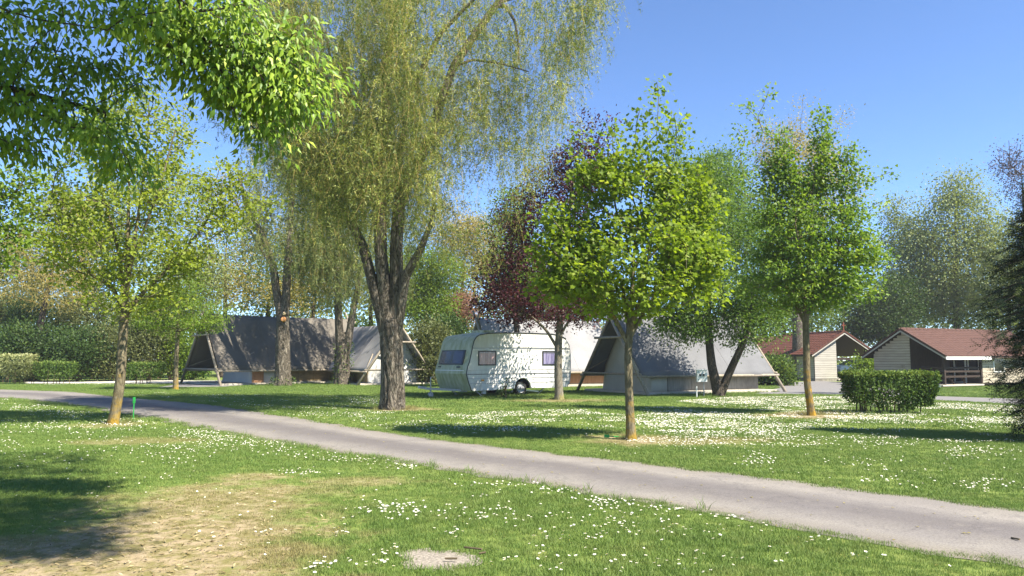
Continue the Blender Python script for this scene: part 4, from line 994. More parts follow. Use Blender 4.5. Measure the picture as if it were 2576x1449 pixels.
# ---- shrubs and hedges
def shrub(seed, name, label, base, blobs, mat, per, size, Y, flat=.8, rc=.2, cat='shrub', group=None, stems=7, stem_h=.5):
    r = np.random.default_rng(seed); root = thing(name, label, cat, base, 0, group); B = np.array(base)
    c = blob_pts(blobs, Y, r); c = c[c[:, 2] > .12]
    pos, fwd, nrm, s = leaf_cloud(c, unit(c - np.array([base[0], base[1], .2])), per, rc, size, r, .1, flat, .6)
    k = pos[:, 2] > .02
    rnd = np.clip(np.repeat(r.normal(.45, .18, len(c)), per) + r.normal(size=len(pos)) * .18, 0, 1)
    m = MB()
    for q in c[r.permutation(len(c))[:stems * 3]]:
        a = r.uniform(0, 6.28); st = np.array((.12 * math.cos(a), .12 * math.sin(a), -.03))
        m.tube([st, (q - B) * np.array([.45, .45, .5]), q - B], [.022, .016, .006], 5)
    m.build('stems', MAT['twig'], root)
    leaves('foliage', T_RHOMB, (pos - B)[k], fwd[k], nrm[k], s[k], mat, root, rnd[k], r)
    return root
SH = [(501, 'dark shrub below the golden tree', 70, 51, [(70, 865, 70, 62, 90), (40, 905, 60, 45, 40)], 'deep'), (502, 'dark broad shrub behind the left hedges', 200, 51, [(200, 870, 75, 58, 100), (180, 910, 70, 40, 40)], 'deep'),
      (503, 'olive shrub behind the left maple trunk', 290, 52, [(280, 880, 60, 60, 80)], 'olive'), (504, 'bright shrub right of the left maple trunk', 375, 53, [(375, 850, 55, 70, 80)], 'olive'), (505, 'golden green shrub left of the grey tent', 430, 54, [(430, 870, 45, 60, 60)], 'fresh'),
      (506, 'dark shrub behind the small spreading tree', 480, 55, [(480, 900, 50, 50, 60)], 'forest'), (507, 'dark leafy shrub left of the caravan', 1075, 47, [(1075, 870, 60, 60, 90), (1050, 920, 40, 35, 30)], 'olive'), (508, 'dark shrub behind the caravan roof', 1140, 50, [(1130, 830, 50, 40, 50)], 'deep'),
      (509, 'round green shrub at the end of the right tent', 1948, 44, [(1950, 935, 38, 32, 70)], 'hedge'), (510, 'pale shrub between the two chalets', 2195, 48, [(2190, 930, 28, 28, 40)], 'fresh'), (511, 'dark bush under the far wood at left', -40, 52, [(-40, 875, 60, 62, 70)], 'forest'),
      (512, 'thin shoots growing before the caravan wheel', 1267, 30.3, [(1267, 990, 13, 24, 16), (1272, 960, 8, 16, 5)], 'hedge'), (513, 'low shrub under the conifer behind the chalets', 2250, 58, [(2260, 860, 40, 50, 50)], 'deep'),
      (516, 'tall dark shrub rising behind the far left hedges', 110, 57, [(110, 800, 80, 60, 80)], 'deep'), (517, 'tall olive shrub rising between golden tree and left maple', 230, 57, [(230, 795, 80, 60, 80)], 'olive'), (518, 'tall shrub filling the gap left of the small tree', 400, 58, [(400, 800, 70, 60, 70)], 'forest'), (519, 'tall olive shrub at the extreme left behind the hedges', -10, 58, [(0, 790, 70, 60, 70)], 'olive'),
      (514, 'light bush left of the white gravel strip', 340, 56, [(330, 800, 60, 60, 60)], 'pale'), (515, 'leafy bush behind the tent with the white gable', 905, 58, [(900, 850, 60, 60, 60)], 'fresh')]
for sd, lab, px, Y, bl, mt in SH:
    if sd == 512: shrub(sd, 'shrub', lab, Vector((P(px, 1000, Y).x, Y, 0)), bl, MAT[mt], 18, .07, Y, rc=.09, stems=3)
    else: shrub(sd, 'shrub', lab, Vector((P(px, 950, Y).x, Y, 0)), bl, MAT[mt], 105, .17, Y, rc=.38)

def hedge(seed, label, x0, x1, y0, y1, z0, z1, mat, n, size, stems, gaps=(), top_mat=None):
    r = np.random.default_rng(seed); cx, cy = (x0 + x1) / 2, (y0 + y1) / 2
    root = thing('hedge', label, 'hedge', (cx, cy, 0)); w, d = (x1 - x0) / 2, (y1 - y0) / 2
    # leaves fill a slightly lumpy clipped box, thickest near its faces
    q = r.uniform(-1, 1, (n, 3)); ax = r.integers(0, 3, n); sg = np.sign(r.normal(size=n)); dep = 1 - np.abs(r.normal(size=n)) * .16
    q[np.arange(n), ax] = sg * dep; q = np.clip(q, -1.05, 1.05)
    lump = 1 + .10 * (vnoise(q[:, 0] * w * 2 + 9, q[:, 2] * 2 + 5, .6, seed) - .5)
    zc, zh = (z0 + z1) / 2, (z1 - z0) / 2
    px_, pz_ = q[:, 0] * w * lump, zc + q[:, 2] * zh
    taper = 1 - .22 * np.clip((z0 + zh * .9 - pz_) / (zh * .9), 0, 1)
    pos = np.c_[px_ * taper, q[:, 1] * d * lump * taper, pz_ + .03 * r.normal(size=n)]
    lowcut = z0 + zh * .5 * vnoise(pos[:, 0] + 50, pos[:, 1], .35, seed + 1)
    k = pos[:, 2] > lowcut
    for g0, g1, zt in gaps: k &= ~((pos[:, 0] > g0) & (pos[:, 0] < g1) & (pos[:, 2] < zt + .15 * r.normal(size=n)))
    pos = pos[k]; n = len(pos)
    nrm = np.c_[q[k, 0] * (ax[k] == 0), q[k, 1] * (ax[k] == 1), q[k, 2] * (ax[k] == 2)] + r.normal(size=(n, 3)) * .5 + np.array([0, 0, .35])
    fwd = nrm * .3 + r.normal(size=(n, 3)); fwd[:, 2] += .2
    # lighter leaf tone along the clipped top
    rnd = np.clip(r.normal(.4, .2, n) + .35 * (pos[:, 2] > z1 - .1), 0, 1)
    leaves('foliage', T_RHOMB, pos, fwd, nrm, size * r.uniform(.6, 1.25, n), mat, root, rnd, r)
    m = MB()
    for _ in range(stems):
        x = r.uniform(-w * .75, w * .75); y = r.uniform(-d * .5, d * .5)
        m.tube([(x, y, -.03), (x + r.normal() * .05, y + r.normal() * .05, z0 + .2), (x + r.normal() * .15, y + r.normal() * .1, z0 + zh)], [.02, .016, .008], 5)
    m.build('stems', MAT['twig'], root)
    return root
Yh = EYE * F / (1040 - HOR); S = F / Yh
hedge(601, 'clipped dark green box hedge with bare stems before the chalets', (2143 - 1288) / S, (2352 - 1288) / S, Yh - .1, Yh + .95, .12, 1.13, MAT['hedge'], 26000, .075, 26, [(-1.15, -.85, .45), (-.15, .12, .5), (-.85, -.15, .3)])
for sd, lab, px0, px1, z1, mt in [(602, 'clipped greyish hedge block at the far left', 10, 80, 1.25, 'olive'), (603, 'clipped green hedge block left of the left maple', 88, 172, 1.3, 'hedge'), (604, 'clipped green hedge right of the left maple trunk', 318, 402, 1.25, 'hedge'), (605, 'clipped hedge behind the caravan drawbar', 1050, 1108, 1.6, 'olive')]:
    Yd = 45.5; s_ = F / Yd
    hedge(sd, lab, (px0 - 1288) / s_, (px1 - 1288) / s_, Yd, Yd + 1.3, .25, z1, MAT[mt], 3500, .11, 8)
hedge(606, 'pale variegated clipped hedge behind the far left hedge', (-30 - 1288) / (F / 48), (72 - 1288) / (F / 48), 48, 49.2, .4, 1.75, MAT['variegated'], 3500, .12, 6)

# ---- conifer at the right edge
r = np.random.default_rng(701)
b = Vector((10.2, 14.7, 0))
root = thing('conifer', 'dark drooping conifer at the right edge of the lawn', 'tree', b)
m = MB(); m.tube([(0, 0, -.05), (.02, 0, 2), (.05, 0, 3.6), (.05, 0, 5.1)], [.15, .11, .07, .015], 10); m.build('trunk', MAT['darkbark'], root, True)
pp, ff, nn, ss, rr_ = [], [], [], [], []
bm_ = MB()
for z in np.arange(.15, 5.0, .09):
    prof = np.interp(z, [0, .35, 1.0, 1.9, 2.6, 3.3, 4.1, 5.1], [.65, .75, .85, 1.32, 1.42, 1.15, .6, .1]) * r.uniform(.75, 1.12)
    for _ in range(9):
        a = r.uniform(0, 6.28); ln = prof * r.uniform(.6, 1.1); rise = r.uniform(.0, .25)
        t = np.linspace(0, 1, 5); pts = np.c_[math.cos(a) * ln * t, math.sin(a) * ln * t, z + ln * (rise * t - .38 * t * t)]
        bm_.tube(pts, [.014, .012, .009, .006, .003], 4, cap=False)
        k = int(6 + ln * 18); tt = r.uniform(.12, 1, k)
        q = np.c_[[np.interp(tt, t, pts[:, i]) for i in range(3)]].T + r.normal(size=(k, 3)) * .035
        sd = r.normal(size=(k, 3)) * .55 + np.array([math.cos(a), math.sin(a), -.25])
        pp.append(q); ff.append(sd); nn.append(r.normal(size=(k, 3)) * .35 + np.array([0, 0, 1])); ss.append(.27 * r.uniform(.6, 1.3, k)); rr_.append(np.clip(r.normal(.35, .18, k) + .45 * (tt > .93), 0, 1))
bm_.build('branches', MAT['darkbark'], root)
leaves('crown', T_SPRAY, np.concatenate(pp), np.concatenate(ff), np.concatenate(nn), np.concatenate(ss), MAT['conifer'], root, np.concatenate(rr_), r)

# ================================================================== TENTS
def tent(label, N, ang, Wd, Ln, ridge, eave, roofmat, gablemat, wallmat, inset_l, inset_r, dark_gable=False, name='frame_tent', wall_in=.75, canvas_flap=0.0, door=True, board=False):
    """origin at the near left pole foot; x along the ridge, y across to the back"""
    root = thing(name, label, 'tent', (N[0], N[1], 0), ang, 'frame tents on the campsite')
    hw = Wd / 2; s = (ridge) / hw            # slope: poles run from the feet to the ridge
    yo = lambda z: z / s                      # y of the near slope at height z
    # roof canvas, two sagging slopes
    def slope(side):
        nx, nz = 36, 10; v = []
        for i in range(nx + 1):
            for j in range(nz + 1):
                t, u = i / nx, j / nz; z = eave + (ridge - eave) * u
                sag = -.15 * math.sin(math.pi * u) * (.5 + .5 * abs(math.sin(math.pi * t * 3)) ** .7) + .018 * math.sin(t * 31 + u * 7) * (1 - u) + .012 * math.sin(t * 17 - u * 11)
                y = yo(z) - .05 + (-sag) * .8; z2 = z + .04 + sag * .5 - .05 * math.sin(math.pi * t) * u
                v.append((Ln * t, y if side == 0 else Wd - y, z2))
        f = [(i * (nz + 1) + j, (i + 1) * (nz + 1) + j, (i + 1) * (nz + 1) + j + 1, i * (nz + 1) + j + 1) for i in range(nx) for j in range(nz)]
        if side: f = [q[::-1] for q in f]
        for q in (12, 24):
            m = MB(); m.tube([v[q * (nz + 1) + j] for j in range(nz + 1)], .008, 4); m.build('seam', roofmat, root, True)
        m = MB(); m.add(v, f); o = m.build('roof_canvas', roofmat, root, True)
        md = o.modifiers.new('thick', 'SOLIDIFY'); md.thickness = .02; md.offset = -1
        m = MB(); m.tube([(-.25, yo(eave) - .02 if side == 0 else Wd - yo(eave) + .02, eave + .02), (Ln + .25, yo(eave) - .02 if side == 0 else Wd - yo(eave) + .02, eave + .02)], .055, 8)
        m.build('eave_log', MAT['pole'], root, True)
    slope(0); slope(1)
    m = MB(); m.tube([(-.15, hw, ridge - .06), (Ln + .15, hw, ridge - .06)], .06, 8); m.build('ridge_log', MAT['pole'], root, True)
    for x in (-.10, Ln + .10):
        for sd in (0, 1):
            top = 1.12
            a = (x, 0 if sd == 0 else Wd, -.05); e = (x + (.06 if sd else -.06), hw * top if sd == 0 else Wd - hw * top, ridge * top)
            m = MB(); m.tube([a, e], [.075, .055], 9); m.build('frame_pole', MAT['pole'], root, True)
        zb = eave + .12
        m = MB(); m.tube([(x, yo(zb) - .15, zb), (x, Wd - yo(zb) + .15, zb)], .05, 8); m.build('cross_beam', MAT['pole'], root, True)
        zc = ridge * .70
        m = MB(); m.tube([(x - .08, yo(zc) - .25, zc), (x - .08, Wd - yo(zc) + .25, zc)], .055, 8); m.build('collar_beam', MAT['pole'], root, True)
    for sd in (0, 1):
        y0 = yo(.5) if sd == 0 else Wd - yo(.5); y1 = yo(ridge * .62) if sd == 0 else Wd - yo(ridge * .62)
        m = MB(); m.tube([(.05, Wd - yo(eave + .2), eave + .25) if sd else (.05, yo(eave + .2) + .1, eave + .2), (inset_l + .3, Wd - yo(ridge * .5) - .1, ridge * .5) if sd else (inset_l + .3, yo(ridge * .45) + .1, ridge * .45)], .045, 7); m.build('brace', MAT['pole'], root, True)
    # inner cabin: gables and low walls
    yw = yo(eave) + wall_in * .55
    x0, x1 = inset_l, Ln - inset_r
    def gable(x, mat, nm, flip):
        ztop = ridge - .35; n = 12; v = []; rowsz = [0, .04, .35, eave, eave + .5, (eave + ztop) / 2 + .2, ztop]
        for zi, z in enumerate(rowsz):
            ya = yw if z < eave + .3 else max(yw, yo(z) + .12)
            yb = Wd - ya
            for k in range(n + 1):
                t = k / n; wr = .035 * math.sin(k * 2.4 + zi) * (1 if z < eave + 1 else .4) + (.05 * math.sin(k * 5.1) if z < .06 else 0)
                v.append((x + wr * (1 if not flip else -1), ya + (yb - ya) * t, z))
        f = [(i * (n + 1) + k, i * (n + 1) + k + 1, (i + 1) * (n + 1) + k + 1, (i + 1) * (n + 1) + k) for i in range(len(rowsz) - 1) for k in range(n)]
        if not flip: f = [q[::-1] for q in f]
        m = MB(); m.add(v, f); o = m.build(nm, mat, root, True); md = o.modifiers.new('thick', 'SOLIDIFY'); md.thickness = .015
    gable(x0, gablemat, 'gable_canvas', False); gable(x1, gablemat, 'gable_canvas', True)
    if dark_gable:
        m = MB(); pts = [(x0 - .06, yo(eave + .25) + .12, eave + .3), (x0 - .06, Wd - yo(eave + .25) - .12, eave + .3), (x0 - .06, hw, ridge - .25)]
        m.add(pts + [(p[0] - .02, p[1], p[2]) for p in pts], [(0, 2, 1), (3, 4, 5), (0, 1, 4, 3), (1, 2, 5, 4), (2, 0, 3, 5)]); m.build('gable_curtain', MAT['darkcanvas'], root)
    if door:
        m = MB(); yd = hw - .45; m.box(x0 - .075, x0 - .055, yd, yd + .9, .12, min(ridge - 1.1, 2.0)); 
        o = m.build('door_flap', gablemat, root)
        m = MB(); m.box(x0 - .10, x0 - .08, yd + .06, yd + .84, 1.12, 1.9 if ridge > 3.3 else 1.7); m.build('window_flap', gablemat, root)
    # plywood panels along both long walls
    hz = eave + .22; nP = max(4, int((x1 - x0) / 1.25)); pm = None
    cv = canvas_flap
    for sd in (0, 1):
        for k in range(nP):
            xa = x0 + cv + (x1 - x0 - cv) * k / nP; xb = x0 + cv + (x1 - x0 - cv) * (k + 1) / nP - .015
            if pm is None or sd == 0 or True:
                m = MB(); yy = yw if sd == 0 else Wd - yw - .03
                m.box(xa, xb, yy, yy + .03, .16, hz); m.build('wall_panel', wallmat, root)
        yy = yw - .02 if sd == 0 else Wd - yw - .03
        m = MB(); m.box(x0 + cv, x1, yy, yy + .05, -.02, .15); m.build('base_beam', MAT['plygrey'], root)
        if cv and sd == 0:
            c0 = x0
            if board:
                m = MB(); m.box(x0 + .02, x0 + cv * .36, yw - .03, yw + .01, .02, hz); m.build('door_board', MAT['redply'], root); c0 = x0 + cv * .37
            m = MB(); K = 10
            v = [(c0 + (x0 + cv - .02 - c0) * k / K, yw + .012 * math.sin(k * 2.1), z) for z in (.0, hz) for k in range(K + 1)]
            m.add(v, [(k, k + 1, K + 2 + k, K + 1 + k) for k in range(K)]); o = m.build('wall_curtain', gablemat, root, True); md = o.modifiers.new('thick', 'SOLIDIFY'); md.thickness = .012
    # plank floor of the porch
    m = MB(); m.box(.1, Ln - .1, yo(.45), Wd - yo(.45), .0, .10); m.build('floor', MAT['deck'], root)
    return root
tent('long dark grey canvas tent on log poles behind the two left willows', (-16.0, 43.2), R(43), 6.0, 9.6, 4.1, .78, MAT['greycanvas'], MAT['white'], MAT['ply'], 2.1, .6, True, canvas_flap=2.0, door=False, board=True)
tent('blue grey canvas tent with cream gable right of the caravan', (5.71, 32.1), R(27), 5.6, 7.5, 3.5, .74, MAT['bluecanvas'], MAT['cream'], MAT['plygrey'], .75, .6, canvas_flap=.9)
tent('pale tent mostly hidden behind the caravan with crossed poles above its roof', (-.60, 39.4), R(27), 5.4, 7.6, 3.65, .74, MAT['lightcanvas'], MAT['cream'], MAT['redply'], .8, .6)
# tent with the white gable facing the lane
gc = Vector((-6.55, 44.8)); gd = Vector((.83, .56)); Wd = 5.2
Nn = gc + gd * Wd / 2
tent('pale tent with a bright white gable behind the large willow trunk', (Nn.x, Nn.y), math.atan2(.83, -.56), Wd, 7.0, 3.5, .74, MAT['lightcanvas'], MAT['white'], MAT['ply'], .55, .6)

# ================================================================== CARAVAN
def caravan():
    root = thing('caravan', 'old cream white touring caravan parked under the maroon tree', 'caravan', (-1.80, 30.6, 0), R(36))
    Wd = 2.42
    prof = [(.22, .245), (.10, .55), (.0, .92), (.05, 1.2), (.12, 1.38), (.235, 1.95), (.30, 2.22), (.38, 2.36), (.52, 2.46), (.9, 2.53), (1.5, 2.565), (2.6, 2.575), (3.6, 2.56), (4.0, 2.50), (4.25, 2.36), (4.40, 2.1), (4.46, 1.7), (4.47, .9), (4.42, .5), (4.30, .31), (3.4, .285)]
    prof = [(x * 1.20, z) for x, z in prof]
    # wheel arch notch
    wx, wr = 2.75, .40
    arch = [(wx + wr * math.cos(a), max(.285, .30 + wr * 1.02 * math.sin(a))) for a in np.linspace(0.03, math.pi - .03, 9)]
    prof = prof + arch + [(1.5, .26)]
    n = len(prof)
    # side panels and the wrap between them
    for y, nm, fl in ((0, 'side_panel', False), (Wd, 'side_panel', True)):
        m = MB(); f = tuple(range(n)); m.add([(x, y, z) for x, z in prof], [f if fl else f[::-1]]); m.build(nm, MAT['van'], root)
    def wrap(i0, i1, nm, mat, ins=.0):
        m = MB(); v = []
        for i in range(i0, i1 + 1):
            x, z = prof[i]
            # the front bulges outwards between the sides
            for k in range(9):
                t = k / 8; bul = .13 * math.sin(math.pi * t) ** .6 if x < .5 and z < 2.3 else .0
                crown_ = .05 * math.sin(math.pi * t) if z > 2.3 else 0
                v.append((x - bul, Wd * t, z + crown_))
        f = [(a * 9 + k, a * 9 + k + 1, a * 9 + k + 10, a * 9 + k + 9) for a in range(i1 - i0) for k in range(8)]
        m.add(v, f); m.build(nm, mat, root, True)
    wrap(0, 2, 'front_apron', MAT['algae']); wrap(2, 7, 'front_panel', MAT['algae']); wrap(7, 14, 'roof', MAT['algae']); wrap(14, 19, 'rear_panel', MAT['van'])
    m = MB(); m.add([(.22, 0, .26), (5.14, 0, .32), (5.14, Wd, .32), (.22, Wd, .26)], [(0, 1, 2, 3)]); m.build('floor', MAT['underside'], root)
    # dark corner moulding following the front and roof edge
    m = MB(); m.tube([(x, -.012, z) for x, z in prof[:15]], .022, 6); m.build('edge_moulding', MAT['black'], root, True)
    m = MB(); m.tube([(x, -.006, z) for x, z in prof[14:20]], .014, 6); m.build('edge_moulding', MAT['steel'], root, True)
    for z, h, mt in ((1.93, .035, 'steel'), (1.86, .016, 'whitepaint'), (.90, .022, 'black'), (.73, .012, 'steel'), (.54, .012, 'steel'), (1.06, .01, 'steel')):
        m = MB(); xa = np.interp(z, [.245, .55, .92, 1.2, 1.38, 1.95], [.264, .12, 0, .06, .144, .282]); gap = (wx - .45, wx + .45) if z < .7 else None
        for a, c in ([(xa + .04, gap[0]), (gap[1], 5.26)] if gap else [(xa + .04, 5.30)]): m.box(a, c, -.016, -.001, z - h / 2, z + h / 2)
        m.build('trim_strip', MAT[mt], root)
    m = MB(); m.box(.37, 5.28, -.022, -.001, 1.975, 2.03); m.build('awning_rail', MAT['van'], root)
    # side windows
    for xa, xb, gm in ((.56, 1.42, 'pinkglass'), (3.80, 4.78, 'blueglass')):
        m = MB(); za, zb = 1.24, 1.83
        for p in ((xa, xb, za, za + .05), (xa, xb, zb - .05, zb), (xa, xa + .05, za + .05, zb - .05), (xb - .05, xb, za + .05, zb - .05)): m.box(p[0], p[1], -.03, -.001, p[2], p[3])
        w = m.build('window', MAT['black'], root)
        m = MB(); m.box(xa + .05, xb - .05, -.02, -.002, za + .05, zb - .05); m.build('pane', MAT[gm], w)
        m = MB(); m.box(xa + .06, xb - .06, -.032, -.022, zb - .085, zb - .07); m.build('catch_rail', MAT['steel'], w)
    # front window set in the sloping face
    def face(z, t, off):
        x = np.interp(z, [.92, 1.2, 1.38, 1.95, 2.22], [0, .06, .144, .282, .36]); bul = .13 * math.sin(math.pi * t) ** .6
        return (x - bul - off, Wd * t, z)
    def patch(z0, z1, t0, t1, off, nm, mat, par):
        m = MB(); K = 8; v = []
        for zz in (z0, z1):
            for o in (off, off - .03):
                for k in range(K + 1): v.append(face(zz, t0 + (t1 - t0) * k / K, o))
        q = K + 1; f = []
        for k in range(K): f += [(k, k + 1, 2 * q + k + 1, 2 * q + k), (q + k, 3 * q + k, 3 * q + k + 1, q + k + 1), (k, q + k, q + k + 1, k + 1), (2 * q + k, 2 * q + k + 1, 3 * q + k + 1, 3 * q + k)]
        f += [(0, 2 * q, 3 * q, q), (K, q + K, 3 * q + K, 2 * q + K)]
        f = [x_[::-1] for x_ in f]
        m.add(v, f); return m.build(nm, mat, par)
    fw = patch(1.27, 1.86, .12, .88, .022, 'window', MAT['black'], root)
    patch(1.33, 1.81, .155, .845, .034, 'pane', MAT['tint'], fw)
    patch(1.03, 1.06, .06, .94, .02, 'trim_strip', MAT['whitepaint'], root)
    for t in (.2, .8): patch(1.16, 1.21, t - .04, t + .04, .045, 'handle', MAT['black'], root)
    # lamps, hatch, wheel arch lip
    m = MB(); m.box(.72, .83, -.035, -.001, .62, .69); m.build('marker_lamp', MAT['amber'], root)
    m = MB(); m.box(1.55, 1.86, -.012, -.001, .42, .74); m.build('service_hatch', MAT['whitepaint'], root)
    m = MB(); m.tube([(wx + (wr + .05) * math.cos(a), -.02, .285 + (wr + .06) * math.sin(a)) for a in np.linspace(0.0, math.pi, 15)], .035, 6); m.build('wheel_arch', MAT['whitepaint'], root, True)
    m = MB(); m.box(5.36, 5.40, .1, .3, .55, .85); m.build('rear_lamp', MAT['redlens'], root)
    m = MB(); m.box(1.2, 1.7, .55, 1.5, 2.56, 2.68); m.build('roof_vent', MAT['algae'], root)
    # wheels
    for y, sg in ((.10, 1), (Wd - .27, -1)):
        m = MB(); R0 = .31
        ringp = lambda rr, yy, nn=20: [(wx + rr * math.cos(a), yy, .31 + rr * math.sin(a)) for a in np.linspace(0, 2 * math.pi, nn, False)]
        prf = [(.20, 0), (.28, -.01), (R0, .03), (R0, .14), (.28, .17), (.2, .16)]
        v = []
        for rr, yy in prf: v += ringp(rr, y + yy)
        f = [(a * 20 + k, a * 20 + (k + 1) % 20, (a + 1) * 20 + (k + 1) % 20, (a + 1) * 20 + k) for a in range(5) for k in range(20)]
        m.add(v, f); w = m.build('wheel', MAT['rubber'], root, True)
        m = MB(); v = []
        for rr, yy in ((.205, .0), (.19, .02), (.15, .05), (.08, .03), (.05, .0), (.0, -.005)): v += ringp(max(rr, .001), y + yy)
        m.add(v, f); m.build('rim', MAT['rim'], w, True)
    # drawbar, coupling, jockey wheel, steadies
    m = MB(); m.bar((.4, .55, .24), (-1.15, Wd / 2, .34), .07, .09); m.bar((.4, Wd - .55, .24), (-1.15, Wd / 2, .34), .07, .09); m.bar((-1.1, Wd / 2, .36), (-1.45, Wd / 2, .40), .08, .1); m.build('drawbar', MAT['steel'], root)
    m = MB(); m.tube([(-.95, Wd / 2 - .1, .12), (-.95, Wd / 2 - .1, .78)], .028, 8); m.bar((-.95, Wd / 2 - .1, .78), (-.80, Wd / 2 - .16, .80), .02, .02); m.tube([(-.95, Wd / 2 - .16, .10), (-.95, Wd / 2 - .04, .10)], .10, 12); m.build('jockey_wheel', MAT['steel'], root)
    m = MB(); m.tube([(-1.2, Wd / 2 + .06, .42), (-1.25, Wd / 2 + .06, .58), (-1.42, Wd / 2 + .06, .62)], .018, 6); m.build('handbrake', MAT['black'], root)
    for x in (.55, 4.1):
        for y in (.25, Wd - .25):
            m = MB(); m.bar((x, y, .29), (x + (.35 if x < 2 else -.35), y, .03), .05, .03); m.box(x + (.28 if x < 2 else -.42), x + (.42 if x < 2 else -.28), y - .06, y + .06, -.01, .03); m.build('corner_steady', MAT['steel'], root)
    m = MB(); m.bar((3.0, .35, .22), (3.75, .2, .14), .03, .05); m.build('axle_bar', MAT['whitepaint'], root)
    m = MB(); m.box(1.0, 1.15, .3, .45, .1, .26); m.build('step_bracket', MAT['whitepaint'], root)
    return root
caravan()

